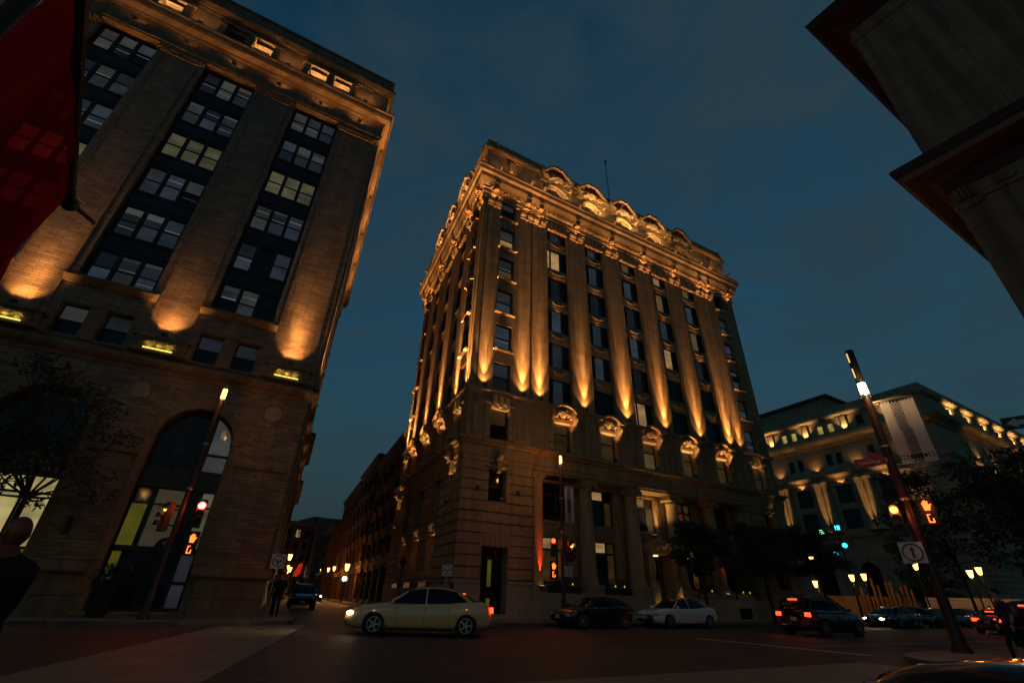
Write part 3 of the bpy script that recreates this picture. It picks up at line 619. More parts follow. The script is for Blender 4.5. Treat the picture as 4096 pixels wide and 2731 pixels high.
for sg in (-1, 1):
    sc_ = MB().box(-0.12,0.12,-0.25,0.0,0,0.1).obj("wall_lantern", glow("lantern_warm", (1.0, 0.55, 0.2), 2.0), hotel, T(Vector((ex+sg*1.5, -0.75, 4.05))))
f = flood(hotel, MFR, (ex+0.3, 0.75, 5.6), (0.10, -0.05, 1), 420, 110, 0.8, GOLD)
for x, y_ in ((colx[0]+0.12, -0.30), (colx[1]+0.38, -0.14), (colx[4]-0.2, -0.28)):
    f = flood(hotel, MFR, (x, y_, 1.80), (0, 0.10, 1), 1300, 20, 1.0, (1.0, 0.10, 0.02), rad=0.03)
# basement grilles
for x in (8.0, 24.6): MB().box(x-0.7, x+0.7, -0.18, -0.1, 0.25, 1.0).obj("basement_grille", plain("grille_black", (0.008, 0.007, 0.007), 0.95, 0, 0.1), hotel)

# ---- side street base: tall openings between rusticated piers
sp_h = [(x-1.05, x+1.05, 2.3, 8.6) for x in SB]
sw = [(1.3, 2.6, 6.5, 8.5), (LS-2.6, LS-1.3, 6.5, 8.5)]
MB().wall(0, LS, 0, 9.0, sp_h+sw, 0, 0.9).obj("side_base_wall", M_lime, hotel, MS)
courses(MS, 0, LS+0.1, 2.1, 8.95, 11, sp_h+sw)
MB().wall(0, LS, 0, 1.82, [], -0.17, 0.2).prism([(-0.02,1.8),(-0.17,1.82),(-0.20,1.92),(-0.20,2.0),(-0.10,2.06),(-0.02,2.07)], 0, LS+0.1).obj("granite_plinth", M_granite, hotel, MS)
for x in SB:
    win(hotel, MS, x-1.05, 2.3, 2.1, 6.3, 0.8, [1, 1], [2.3, 0.9, 2.2, 0.6], [[G_dimw, G_dark], [G_dark], [G_dark], [G_dark]], 0.1, 0.12)
    MB().box(x-1.05, x+1.05, 0.2, 0.8, 5.0, 5.9).obj("spandrel_panel", M_lime2, hotel, MS)
    inst("carved_cartouche", ME_cart2, hotel, MS @ T(Vector((x, 0.1, 5.4)))); MB().box(x-1.0, x+1.0, -0.02, 0.3, 4.9, 5.02).obj("shelf_moulding", M_lime2, hotel, MS)
    flood(hotel, MS, (x+0.4, 0.35, 2.35), (0.05, 0.05, 1), 420, 60, 0.8, GOLD)
    MB().bbox(x-1.0, x+1.0, -0.35, -0.17, 1.6, 2.0, 0.03).obj("window_box", M_black, hotel, MS)
for x in (1.95, LS-1.95):
    win(hotel, MS, x-0.65, 6.5, 1.3, 2.0, 0.5, [1], [1, 1], [[G_dark], [G_dark]], 0.08, 0.08)
    inst("keystone", ME_key, hotel, MS @ T(Vector((x, -0.1, 8.3)))); inst("lion_head", ME_lion, hotel, MS @ T(Vector((x, -0.25, 9.45))) @ Matrix.Scale(1.25, 4)); MB().box(x-0.36, x+0.36, -0.45, 0.0, 9.08, 9.16).obj("lion_shelf", M_lime2, hotel, MS)
    flood(hotel, MS, (x+0.3, -0.40, 6.45), (0.02, 0.06, 1), 420, 40, 0.8, GOLD)
# flagpole on the roof
mast = MB().tube([(0,0,0),(0,0,9.75)], [0.085,0.055], 8).ball((0,0,9.85),0.20,8,6).tube([(0,0,9.15),(0,0,9.65)],0.1,6).obj("roof_mast", M_steel, None, MF_root @ T(Vector((16.1, 1.1, 38.4))))
tag(mast, "thin steel mast with ball finial on the roof of the floodlit limestone block", "mast")
# ================================================================== brick office block across the side street
BX = 1.65
B0 = P(BX, 27.0); BL, BD = 40.0, 30.0
MB_root = frame(B0 - U1*BL, U1)         # local x: 0 at the far left end, BL at the street corner
block = thing("brick_office_block", "buff brick office block with giant piers, dark iron window strips and arched ground floor", "building", MB_root)
binv = MB_root.inverted()
def bl2(v): q = binv @ v; return (q.x, q.y)
BPLAN = [(0.0, 0.0), (BL, 0.0), bl2(B0+U2*BD), bl2(B0-U1*BL+U2*BD)]
MBS = binv @ frame(B0, U2)              # side wall along the side street, x grows away from the corner
I4 = Matrix.Identity(4)
def bs(name, prof, mat): return MB().sweep(BPLAN, prof).obj(name, mat, block)
MB().slab(inset(BPLAN, 1.3), 0, 40.5).obj("light_block_core", M_roof, block)  # added solid block, keeps light from passing through the building
MB().poly([(0,0,0),(*BPLAN[3],0),(*BPLAN[3],40.5),(0,0,40.5)]).poly([(*BPLAN[3],0),(*BPLAN[2],0),(*BPLAN[2],40.5),(*BPLAN[3],40.5)]).obj("rear_wall", M_brick, block)
bs("belt_cornice", [(-0.2,10.55),(0.05,10.56),(0.10,10.72),(0.30,10.85),(0.42,11.0),(0.42,11.14),(0.10,11.26),(-0.3,11.28)], M_sand)
bs("pier_base_band", [(-0.2,11.28),(0.0,11.29),(0.0,11.5),(-0.2,11.5)], M_sand)
bs("main_entablature", [(-0.3,33.25),(0.16,33.26),(0.16,33.42),(0.22,33.46),(0.22,33.75),(0.12,33.78),(0.12,34.9),(0.24,34.95),(0.30,35.15),(0.62,35.35),(0.68,35.55),(0.70,35.85),(0.80,35.95),(0.80,36.1),(0.20,36.3),(-0.4,36.32)], M_sand)
bs("roof_cornice", [(-0.4,38.75),(0.14,38.76),(0.14,38.9),(0.22,38.95),(0.34,39.15),(0.44,39.3),(0.44,39.5),(0.2,39.6),(0.14,40.75),(0.22,40.8),(0.22,40.98),(-0.7,41.0),(-0.8,38.5)], M_sand)
strips = [BL-4.65-5.87*i for i in range(6)]          # centres of the window strips
SWD = 3.2
RZ = [14.8+3.25*i for i in range(6)]
# upper wall
holes = [(x-SWD/2, x+SWD/2, 14.75, 33.3) for x in strips]
mez = [(x+dx-0.55, x+dx+0.55, 11.62, 13.3) for x in strips for dx in (-0.95, 0.85)]
MB().wall(0, BL, 11.4, 33.4, holes+mez, 0, 0.62).obj("brick_wall", M_brick, block)
for i, x in enumerate(strips):
    MB().wall(x-SWD/2, x+SWD/2, 14.7, 33.3, [], 0.64, 0, False).obj("strip_backing", M_iron, block)
    MB().prism([(-0.42,14.62),(-0.42,14.74),(0.1,14.78),(0.6,14.8),(0.6,14.45),(-0.12,14.35),(-0.2,14.45)], x-SWD/2-0.35, x+SWD/2+0.35).obj("strip_sill", M_sand, block)
    for r, z in enumerate(RZ):
        lit = (i == 1 and r == 3) or (i == 0 and r == 3) or (i == 2 and r == 2)
        for c in range(3):
            wx = x-SWD/2+0.12+c*1.0
            g = G_yel if lit else random.choice((G_lav, G_lav, G_grey, G_grey, G_grey, G_sky, G_dark) if r < 2 else (G_grey, G_grey, G_lav, G_sky))
            if i == 0 and r in (2, 5): g = G_sky if c else G_grey
            lo = G_dark if (i+r*2+c) % 7 == 0 and not lit else g
            win(block, I4, wx+0.03, z+0.05, 0.90, 1.98, 0.42, [1], [1, 1], [[lo], [g]], 0.05, 0.07, mat=M_iron, blinds=0.0 if lit else 0.5)
        for c in range(4): MB().box(-0.09, 0.09, 0.36 if c in (1,2) else 0.4, 0.62, 0, 2.08).obj("mullion", M_iron, block, T(Vector((x-SWD/2+0.09+c*1.005, 0, z))))
        if r < 5:
            MB().box(x-SWD/2+0.001, x+SWD/2-0.001, 0.38, 0.62, z+2.08, z+3.25).box(x-SWD/2+0.12, x+SWD/2-0.12, 0.33, 0.38, z+2.3, z+3.05).box(x-SWD/2+0.02, x+SWD/2-0.02, 0.28, 0.38, z+3.1, z+3.2).obj("iron_spandrel", M_iron, block)
    for dx in (-0.95, 0.85):
        k = (i+(dx > 0)) % 3
        win(block, I4, x+dx-0.55, 11.62, 1.1, 1.68, 0.4, [1], [1.0, 0.95], [[G_dark], [G_grey if i else G_lav]], 0.05, 0.07)
    MB().bbox(x-0.38, x+0.28, -0.06, 0.1, 11.5, 13.25, 0.02).bbox(x-0.44, x+0.34, -0.1, 0.1, 13.25, 13.42, 0.02).obj("mezzanine_pier", M_sand, block)
# giant piers: border strips, pedestals, capitals, uplights
piers = [BL-1.53]+[BL-4.65-2.935-5.87*i for i in range(5)]
pw_ = [3.05]+[2.67]*5
for i, (x, w) in enumerate(zip(piers, pw_)):
    for sg in (-1, 1): MB().box(min(sg*(w/2-0.34), sg*(w/2-0.44)), max(sg*(w/2-0.34), sg*(w/2-0.44)), -0.05, 0.03, 13.0, 32.7).obj("pier_border", M_brick, block, T(Vector((x, 0, 0))))
    MB().box(-w/2, w/2, -0.16, 0.02, 33.0, 33.24).box(-w/2+0.1, w/2-0.1, -0.10, 0.02, 32.7, 32.82).obj("pier_capital", M_sand, block, T(Vector((x, 0, 0))))
    for k in range(int(w/0.16)-3): MB().ball((-w/2+0.3+0.16*k, -0.14, 32.9), 0.06, 5, 4).obj("egg_bead", M_sand, block, T(Vector((x, 0, 0))))
    for sg in (-1, 1): inst("capital_leaf", carving(40, 0.6, 0.5, 0.2, 8).mesh("capital_leaf", M_sand, True), block, T(Vector((x+sg*(w/2-0.22), -0.05, 32.95))))
    # pedestal with a lit carved wreath
    MB().box(-1.25, 1.25, -0.36, 0.02, 11.5, 11.62).box(-1.12, 1.12, -0.28, 0.02, 11.62, 12.28).box(-1.25, 1.25, -0.38, 0.02, 12.28, 12.42).box(-1.18,1.18,-0.32,0.02,12.42,12.5).obj("pier_pedestal", M_sand, block, T(Vector((x, 0, 0))))
    inst("carved_wreath", carving(50+i, 1.9, 0.42, 0.16, 18).mesh("carved_wreath", M_sand, True), block, T(Vector((x, -0.3, 12.0))))
    if i < 4:
        tr = MB().box(-0.62, 0.62, -0.42, -0.34, 11.64, 11.68).obj("light_trough", glow("trough_yellow", (1.0, 0.78, 0.12), 1.6), block, T(Vector((x, 0, 0))))
        for dx in (-0.4, 0.0, 0.4): spot(tr, (dx, -0.42, 11.72), (0, 0.45, 1), 5.0, 120, 0.8, YELL, 0.05)
        washer(block, I4, (x, -0.36, 12.5), 0.8, (1.5, 0.25, 1.0, 1.0)[i])
# frieze rosettes
ME_ros = MB().cyl_y((0,0), 0.26, -0.07, 0.02, 16).mesh("frieze_rosette", M_sand)
for k in range(13): inst("frieze_rosette", ME_ros, block, T(Vector((BL-1.45-2.935*k, -0.12, 34.35))))
# attic storey
AW = [(x+dx-0.62, x+dx+0.62, 36.55, 37.85) for x in strips for dx in (-0.9, 0.9)]
MB().wall(0, BL, 36.3, 38.8, AW, 0, 0.5).obj("attic_wall", M_brick, block)
for i, x in enumerate(strips):
    for dx in (-0.9, 0.9):
        lit = not (i == 1 and dx < 0)
        win(block, I4, x+dx-0.62, 36.55, 1.24, 1.3, 0.42, [1], [1, 0.9], [[G_dimw if lit else G_dark], [G_yel if lit else G_dark]], 0.06, 0.06)
        f = MB().box(-0.5, 0.5, 0.0, 0.08, 36.56, 36.61).obj("light_trough", M_black, block, T(Vector((x+dx, 0.05, 0))))
        if lit and i < 4:
            spot(f, (-0.3, 0.1, 36.64), (-0.25, -0.02, 1), 120, 150, 0.6, GOLD, 0.04); spot(f, (0.3, 0.1, 36.64), (0.25, -0.02, 1), 120, 150, 0.6, GOLD, 0.04)
    for dx in (-1.85, 0.0, 1.85): MB().bbox(x+dx-0.26, x+dx+0.26, -0.30, 0.02, 36.32, 38.0, 0.02).bbox(x+dx-0.34, x+dx+0.34, -0.38, 0.02, 38.0, 38.2, 0.02).obj("attic_pier", M_sand, block)
    MB().box(x-2.2, x+2.2, -0.26, 0.02, 38.2, 38.45).obj("attic_lintel", M_sand, block)
    if i < 4: flood(block, I4, (x+2.935, -0.72, 33.7), (0, -0.1, 1), (70, 40, 20, 20)[i], 150, 0.6, (1.0, 0.42, 0.10))
    if i < 4: flood(block, I4, (x+2.935, -0.62, 36.32), (0, 0.14, 1), 130, 120, 1.0, AMBER)  # added fill flood, stands in for spill on the attic brick
    if i < 4: flood(block, I4, (x, -0.72, 33.7), (0, -0.1, 1), (60, 30, 20, 20)[i], 150, 0.6, (1.0, 0.42, 0.10))
# arched ground floor
G_dimy = pane("glass_dim_lobby", (1.0, 0.80, 0.40), 0.035, 0.2, grad=0.3)
ar = [(x+0.0, 1.68) for x in strips]; ZSP = 7.55
gh = [(x-1.66, x+1.66, 0.3, ZSP+1.66) for x, r in ar]
mb = MB().wall(0, BL, 0, 10.7, gh, 0, 0.7)
for x, r in ar: mb.archfill(x, 1.66, ZSP, 0, 0.7, 18)
mb.obj("ground_floor_wall", M_brick, block)
for i, (x, r) in enumerate(ar):
    n = 16; a_ = []
    for k in range(n):   # stone voussoirs of the arch
        t0, t1 = math.pi*k/n, math.pi*(k+1)/n; ri, ro = 1.62, 2.0
        MB().plate([(ri*math.cos(t0), ri*math.sin(t0)), (ro*math.cos(t0), ro*math.sin(t0)), (ro*math.cos(t1), ro*math.sin(t1)), (ri*math.cos(t1), ri*math.sin(t1))], -0.06-0.012*(k % 2), 0.1).obj("voussoir", M_sand, block, T(Vector((x, 0, ZSP))))
    MB().plate([(-0.3,9.1),(0.3,9.1),(0.36,9.75),(-0.36,9.75)], -0.32, 0.1).obj("keystone", M_sand, block, T(Vector((x, 0, 0))))
    for sg in (-1, 1): MB().bbox(min(sg*1.62, sg*2.0), max(sg*1.62, sg*2.0), -0.055, 0.1, 2.12, 7.5, 0.02).obj("arch_jamb", M_sand, block, T(Vector((x, 0, 0))))
    rx = x+2.935+(0.1 if i == 0 else 0.0)
    MB().cyl_y((rx, 9.55), 0.42, -0.08, 0.02, 20).cyl_y((rx, 9.55), 0.36, -0.12, -0.07, 20).obj("wall_roundel", M_granite, block)
    x0p = x+1.98; x1p = (BL if i == 0 else x+3.89)
    MB().bbox(x0p, x1p, -0.10, 0.02, 6.55, 6.8, 0.03).obj("impost_band", M_sand, block)
    MB().bbox(x0p-0.02, x1p+(0.16 if i == 0 else 0), -0.16, 0.02, 0.0, 0.8, 0.02).bbox(x0p-0.02, x1p+(0.16 if i == 0 else 0), -0.16, 0.02, 0.81, 1.6, 0.02).obj("stone_plinth", M_sand, block)
    MB().prism([(0.02,1.61),(-0.30,1.62),(-0.36,1.72),(-0.30,1.86),(-0.22,1.9),(-0.16,2.05),(-0.04,2.1),(0.02,2.11)], x0p-0.3, x1p+(0.3 if i == 0 else 0)).obj("plinth_moulding", M_sand, block)
    # glazing: lunette above, tall lights below
    isdoor = (i == 0)
    yb = 0.55
    fr = MB(); n = 14
    o1 = [(1.66*math.cos(math.pi*k/n), ZSP+1.66*math.sin(math.pi*k/n)) for k in range(n+1)]; o2 = [(1.52*math.cos(math.pi*k/n), ZSP+1.52*math.sin(math.pi*k/n)) for k in range(n+1)]
    fr.plate(o1+o2[::-1], 0, 0.12)
    for a in (0.62, -0.62): fr.box(a-0.05, a+0.05, 0.005, 0.11, ZSP-1.1, ZSP+1.4)
    fr.box(-1.6, 1.6, 0.004, 0.13, ZSP-0.55, ZSP-0.42).box(-1.66, -1.56, 0, 0.12, 6.2, ZSP).box(1.56, 1.66, 0, 0.12, 6.2, ZSP).box(-1.66, 1.66, -0.06, 0.14, 6.0, 6.25)
    lun = fr.obj("lunette_window", M_black, block, T(Vector((x, yb, 0))))
    def lp(a, b, g, zt):
        pts = [(a, 6.25), (b, 6.25)]; m = 6
        pts += [(b+(a-b)*k/m, min(zt, ZSP+math.sqrt(max(0, 1.55**2-(b+(a-b)*k/m)**2)))) for k in range(m+1)]
        MB().poly([(px, 0.07, pz) for px, pz in pts]).obj("pane", g, lun)
    lp(-1.55, -0.66, G_dark, 99); lp(-0.58, 0.58, G_dark, 99); lp(0.66, 1.55, G_grey if isdoor else G_dark, 99)
    MB().box(-1.66, 1.66, 0.1, 0.5, 5.3, 6.0).obj("dark_transom_panel", M_black, block, T(Vector((x, yb-0.3, 0))))
    if isdoor:
        win(block, I4, x-1.62, 2.72, 3.24, 2.6, yb, [0.62, 0.12, 1.15, 0.14, 0.3, 0.5], [1.75, 0.7], [[G_lobby, G_dark, G_dimy, G_dark, G_dark, G_yel], [G_dark, G_dark, G_dimy, G_dark, G_dark, G_yel]], 0.07, 0.08, mat=M_black)
        win(block, I4, x-1.62, 0.32, 3.24, 2.3, yb, [0.42, 0.9, 0.9, 0.55], [1.0, 1.2], [[G_dark, G_dark, G_dark, G_lav], [G_lobby, G_dark, G_dark, G_lav]], 0.09, 0.14, name="entrance_door", mat=M_black)
        MB().box(x-1.4, x+0.9, yb-0.45, yb, 2.56, 2.74).obj("door_canopy", M_iron, block)
        pl = MB().plate([(-0.42,0)]+[(-0.42*math.cos(math.pi*k/12), 0.42*math.sin(math.pi*k/12)) for k in range(1, 12)]+[(0.42,0)], 0, 0.03).obj("number_plate", M_black, block, T(Vector((x+0.35, yb-0.47, 2.75))))
        cu = bpy.data.curves.new("number_text", "FONT"); cu.body = "401"; cu.size = 0.24; cu.align_x = "CENTER"; cu.extrude = 0.004
        to = bpy.data.objects.new("tmp", cu); COL.objects.link(to); me = bpy.data.meshes.new_from_object(to); bpy.data.objects.remove(to); me.materials.clear(); me.materials.append(M_steel)
        inst("house_number", me, pl, T(Vector((0, -0.006, 0.09))) @ Matrix.Rotation(R(90), 4, "X"))
    else:
        win(block, I4, x-1.62, 0.35, 3.24, 4.95, yb, [1, 1, 1], [0.9, 1.1, 2.0, 0.7], [[G_dark], [G_lobby if i == 1 else G_dark], [G_shop if i == 1 else G_dark], [G_shop if i == 1 else G_dark]], 0.08, 0.1, mat=M_black)
# intercom panel
MB().box(-0.09, 0.09, -0.08, 0, 0, 0.7).obj("door_intercom", M_iron, block, T(Vector((BL-7.9, 0, 3.0))))
# side wall on the narrow street
MB().wall(0, BD, 0, 33.4, [], 0, 0, False).wall(0, BD, 36.3, 38.8, [], 0, 0, False).obj("side_wall", M_brick, block, MBS)
for k in range(5):
    x = 1.4+5.6*k
    MB().box(x-1.2, x+1.2, -0.14, 0.02, 2.1, 10.5).box(x-1.2, x+1.2, -0.14, 0.02, 11.5, 33.2).obj("side_pier", M_brick, block, MBS)
    MB().box(x-1.25, x+1.25, -0.34, 0.02, 11.5, 12.4).obj("pier_pedestal", M_sand, block, MBS)
    uplight(block, MBS, (x-1.0, -0.34, 12.45), 1.2, 1.0)
    flood(block, MBS, (x-1.15, -0.34, 2.2), (0, 0.05, 1), 600, 24, 0.9, GOLD)
    for r in range(6): win(block, MBS, x+1.7, RZ[r], 2.2, 2.0, -0.02, [1, 1], [1, 1], [[G_dark]], 0.06, 0.08, mat=M_iron)
    flood(block, MBS, (x, -0.45, 33.8), (0, -0.1, 1), 110, 150, 0.6, (1.0, 0.45, 0.12))
    flood(block, MBS, (x, -0.5, 36.35), (0, 0.05, 1), 80, 120, 0.6, GOLD)

# ================================================================== dark stone building whose corner overhangs the near right pavement
DR = R(147); dR = Vector((math.sin(DR), math.cos(DR), 0)); RC = Vector((16.1, 11.9, 0))
dF = Vector((math.sin(R(60)), math.cos(R(60)), 0))
MR_root = frame(RC, dR)
right_b = thing("stone_corner_building", "unlit stone corner building with two deep projecting cornices against the sky", "building", MR_root)
rinv = MR_root.inverted()
def rl2(v): q = rinv @ v; return (q.x, q.y)
RPLAN = [rl2(RC+dF*22), (0, 0), (22, 0), rl2(RC+dF*22+dR*22)]
M_rstone = mottled("grey_brown_stone", (0.23, 0.135, 0.085), (0.34, 0.205, 0.13), 0.88, 0.5, 0.25, 14, brick=(2.6, 1.3, 0.022, 0.6, 0.07, 0.8), streak=0.4)
M_rtrim = mottled("oxblood_trim", (0.055, 0.016, 0.014), (0.085, 0.028, 0.022), 0.7, 1.2, 0.1)
M_rgold = mottled("tan_fillet", (0.16, 0.10, 0.075), (0.22, 0.14, 0.10), 0.7, 1.2, 0.1)
MB().slab(RPLAN, 0, 27.2).obj("wall", M_rstone, right_b)
def rs(name, prof, mat): return MB().sweep(RPLAN, prof).obj(name, mat, right_b)
rs("cornice_soffit", [(-0.1,14.75),(0.02,14.78),(0.06,15.35),(0.30,15.5),(0.34,15.62),(0.80,15.66)], M_rtrim)
rs("cornice_edge", [(0.80,15.66),(0.86,15.70),(0.88,15.86)], M_rgold)
rs("cornice_top", [(0.88,15.86),(0.96,15.95),(1.0,16.15),(0.98,16.3),(0.2,16.6),(-0.1,16.62)], M_rtrim)
rs("frieze_fillet", [(-0.1,14.05),(0.07,14.06),(0.07,14.16),(0.02,14.18),(-0.1,14.2)], M_rstone)
rs("roof_soffit", [(-0.1,25.9),(0.05,25.92),(0.10,26.3),(0.34,26.5),(0.38,26.62),(0.86,26.68)], M_rtrim)
rs("roof_cornice", [(0.86,26.68),(0.98,26.8),(1.04,27.05),(1.12,27.2),(0.3,27.5),(-3,27.6)], M_rtrim)
rs("wall_fillet", [(-0.1,25.0),(0.05,25.02),(0.05,25.1),(0.09,25.12),(0.09,25.28),(0.02,25.3),(-0.1,25.32)], M_rstone)
for k in range(9):
    x = 0.15+2.15*k
    mb = MB()
    for j in range(4): mb.box(x+0.14*j, x+0.14*j+0.08, -0.10, 0.02, 14.24, 14.76)
    mb.box(x-0.05, x+0.62, -0.13, 0.02, 13.9, 14.04); mb.obj("triglyph", M_rstone, right_b)
    MB().cyl_y((x+1.35, 14.5), 0.25, -0.06, 0.02, 16).ball((x+1.35, -0.06, 14.5), (0.11, 0.07, 0.11), 8, 5).obj("metope_rosette", M_rstone, right_b)
inst("carved_bracket", carving(71, 1.0, 1.6, 0.45, 14).mesh("carved_bracket", M_rstone, True), right_b, T(Vector((5.2, -0.15, 22.3))))
MB().bbox(5.6, 8.4, -0.10, 0.02, 19.2, 24.9, 0.03).obj("window_surround", M_rstone, right_b)
win(right_b, I4, 6.1, 19.6, 1.9, 3.6, -0.14, [1, 1], [1, 1], [[G_dark]], 0.1, 0.08)
inst("carved_panel", carving(73, 2.2, 1.2, 0.4, 20).mesh("carved_panel", M_rstone, True), right_b, T(Vector((7.0, -0.18, 24.0))))

# ================================================================== big pale public building at the end of the block
Q0 = Vector((64.6, 65.5, 0)); dL = Vector((math.sin(R(-28)), math.cos(R(-28)), 0)); dQ = Vector((math.sin(R(60)), math.cos(R(60)), 0))
QL, QW = 62.0, 90.0
MQ_root = frame(Q0, dQ)
custom = thing("customs_house", "large pale stone public building with colonnade, arched ground floor and lit attic", "building", MQ_root)
qinv = MQ_root.inverted()
def ql2(v): q = qinv @ v; return (q.x, q.y)
QPLAN = [ql2(Q0+dL*QL), (0, 0), (QW, 0), ql2(Q0+dL*QL+dQ*QW)]
MQL = qinv @ frame(Q0+dL*QL, -dL)
MB().slab(inset(QPLAN, 1.5), 0, 32).obj("light_block_core", M_roof, custom)  # added solid filling that blocks light behind the walls
MB().poly([(*QPLAN[2],0),(*QPLAN[3],0),(*QPLAN[3],32),(*QPLAN[2],32)]).poly([(*QPLAN[3],0),(*QPLAN[0],0),(*QPLAN[0],32),(*QPLAN[3],32)]).obj("rear_wall", M_paleston, custom)
def qs(name, prof, mat=M_paleston): return MB().sweep(QPLAN, prof).obj(name, mat, custom)
qs("ground_band", [(-0.2,11.2),(0.2,11.25),(0.35,11.6),(0.35,11.9),(0.0,12.05),(-0.3,12.1)])
qs("colonnade_entablature", [(-0.3,20.2),(0.25,20.22),(0.25,20.9),(0.5,21.2),(0.75,21.4),(0.75,21.7),(0.1,22.0),(-0.3,22.02)])
qs("great_cornice", [(-0.3,26.2),(0.2,26.25),(0.4,26.6),(1.3,27.1),(1.45,27.4),(1.5,27.7),(0.2,28.2),(-0.4,28.2)])
qs("attic_cornice", [(-0.3,31.0),(0.15,31.02),(0.5,31.3),(0.55,31.6),(0.1,31.8),(0.1,32.9),(-0.8,33.0),(-0.9,30.5)])
M_qcol = M_paleston
ME_qcol = MB().lathe([(0.75,0),(0.75,0.3),(0.6,0.4),(0.6,2.5),(0.5,7.4),(0.62,7.5),(0.68,8.1),(0.8,8.15)], (0,0,0), 14).mesh("column", M_qcol, True)
def customs_face(M, L, x_first, pitch, nb, lit, mirrored=False):
    bx = [x_first+pitch*k for k in range(nb)]
    up = [(x+d-0.5, x+d+0.5, 23.0, 25.0) for x in bx for d in (-0.85, 0.85)]
    at_ = [(x+d-0.55, x+d+0.55, 28.7, 30.3) for x in bx for d in (-0.95, 0.95)]
    mid = [(x-1.35, x+1.35, 12.6, 15.6) for x in bx]+[(x-1.35, x+1.35, 16.6, 19.6) for x in bx]
    gr = [(x-1.5, x+1.5, 0.5, 7.6) for x in bx]
    mb = MB().wall(0, L, 0, 32, up+at_+mid+gr, 0, 0.5)
    for x in bx: mb.archfill(x, 1.5, 6.1, 0, 0.5, 12)
    mb.obj("stone_wall", M_paleston, custom, M)
    for i, x in enumerate(bx):
        for d in (-0.85, 0.85): win(custom, M, x+d-0.5, 23.0, 1.0, 2.0, 0.3, [1], [1], [[G_dark]], 0.08, 0.08)
        for d in (-0.95, 0.95):
            g = G_q if (lit and (i*2+(d > 0)) % 7 != 5) else G_dark
            win(custom, M, x+d-0.55, 28.7, 1.1, 1.6, 0.3, [1], [1], [[g]], 0.08, 0.08)
        for z in (12.6, 16.6): win(custom, M, x-1.35, z, 2.7, 3.0, 0.3, [1, 1, 1], [1, 0.4], [[G_dark]], 0.1, 0.1)
        MB().box(x-1.3, x+1.3, -0.06, 0.3, 15.65, 16.55).obj("spandrel_panel", M_paleston, custom, M)
        win(custom, M, x-1.5, 0.5, 3.0, 7.1, 0.4, [1, 1], [2, 2, 1.5], [[G_dark], [G_dark if i % 3 else G_q2], [G_dark]], 0.12, 0.12)
        n = 9
        for k in range(n):
            t0, t1 = math.pi*k/n+0.02, math.pi*(k+1)/n-0.02
            MB().plate([(1.55*math.cos(t0),1.55*math.sin(t0)),(2.4*math.cos(t0),2.4*math.sin(t0)),(2.4*math.cos(t1),2.4*math.sin(t1)),(1.55*math.cos(t1),1.55*math.sin(t1))], -0.12, 0.05).obj("voussoir", M_paleston, custom, M @ T(Vector((x, 0, 6.1))))
        for sg in (-1, 1):
            inst("column", ME_qcol, custom, M @ T(Vector((x+sg*(pitch/2-0.75), -0.35, 12.1))))
    return bx
G_q = pane("glass_attic_yellow", (1.0, 0.72, 0.18), 0.28, 0.5, grad=0.6); G_q2 = pane("glass_ground_olive", (0.9, 0.75, 0.15), 0.10, 0.3)
bxl = customs_face(MQL, QL, QL-8.5-6.9*6, 6.9, 7, True)
bxr = customs_face(I4, QW, 9.5, 6.9, 11, False)
for M, L, bx, nl in ((MQL, QL, bxl, 99), (I4, QW, bxr, 99)):
    for i, x in enumerate(bx):
        if M is MQL and x < 22: continue
        flood(custom, M, (x+3.45, -1.0, 12.15), (0, 0.05, 1), 1200, 45, 0.8, GOLD)
        flood(custom, M, (x+3.45 if M is MQL else x, -0.6, 28.25), (0, 0.1, 1), 700 if M is MQL else 1300, 100, 0.8, GOLD)
        flood(custom, M, (x, -0.35, 19.5), (0, -0.05, 1), 150, 120, 0.7, AMBER)
        flood(custom, M, (x+3.45, -0.55, 22.05), (0, 0.2, 1), 110, 120, 1.0, AMBER)  # added fill flood, warms the upper storey
        MB().bbox(x+3.45-0.5, x+3.45+0.5, -0.25, 0.05, 28.3, 30.9, 0.05).obj("attic_pier", M_paleston, custom, M)
for M, L in ((MQL, QL), (I4, QW)):   # channelled corner
    for k in range(30):
        x0, x1 = (L-4.6, L+0.05) if M is MQL else (-0.05, 5.2)
        MB().bbox(x0, x1, -0.14, 0.02, 0.1+0.66*k, 0.7+0.66*k, 0.04).obj("stone_course", M_paleston, custom, M)
pent = MB().slab([ql2(Q0+dL*15+dQ*3), ql2(Q0+dL*15+dQ*16), ql2(Q0+dL*38+dQ*16), ql2(Q0+dL*38+dQ*3)][::-1], 32.0, 36.2).obj("roof_pavilion", M_paleston, custom)
MB().slab([ql2(Q0+dL*14.5+dQ*2.5), ql2(Q0+dL*14.5+dQ*16.5), ql2(Q0+dL*38.5+dQ*16.5), ql2(Q0+dL*38.5+dQ*2.5)][::-1], 36.2, 36.7).obj("pavilion_roof", M_roof, custom)

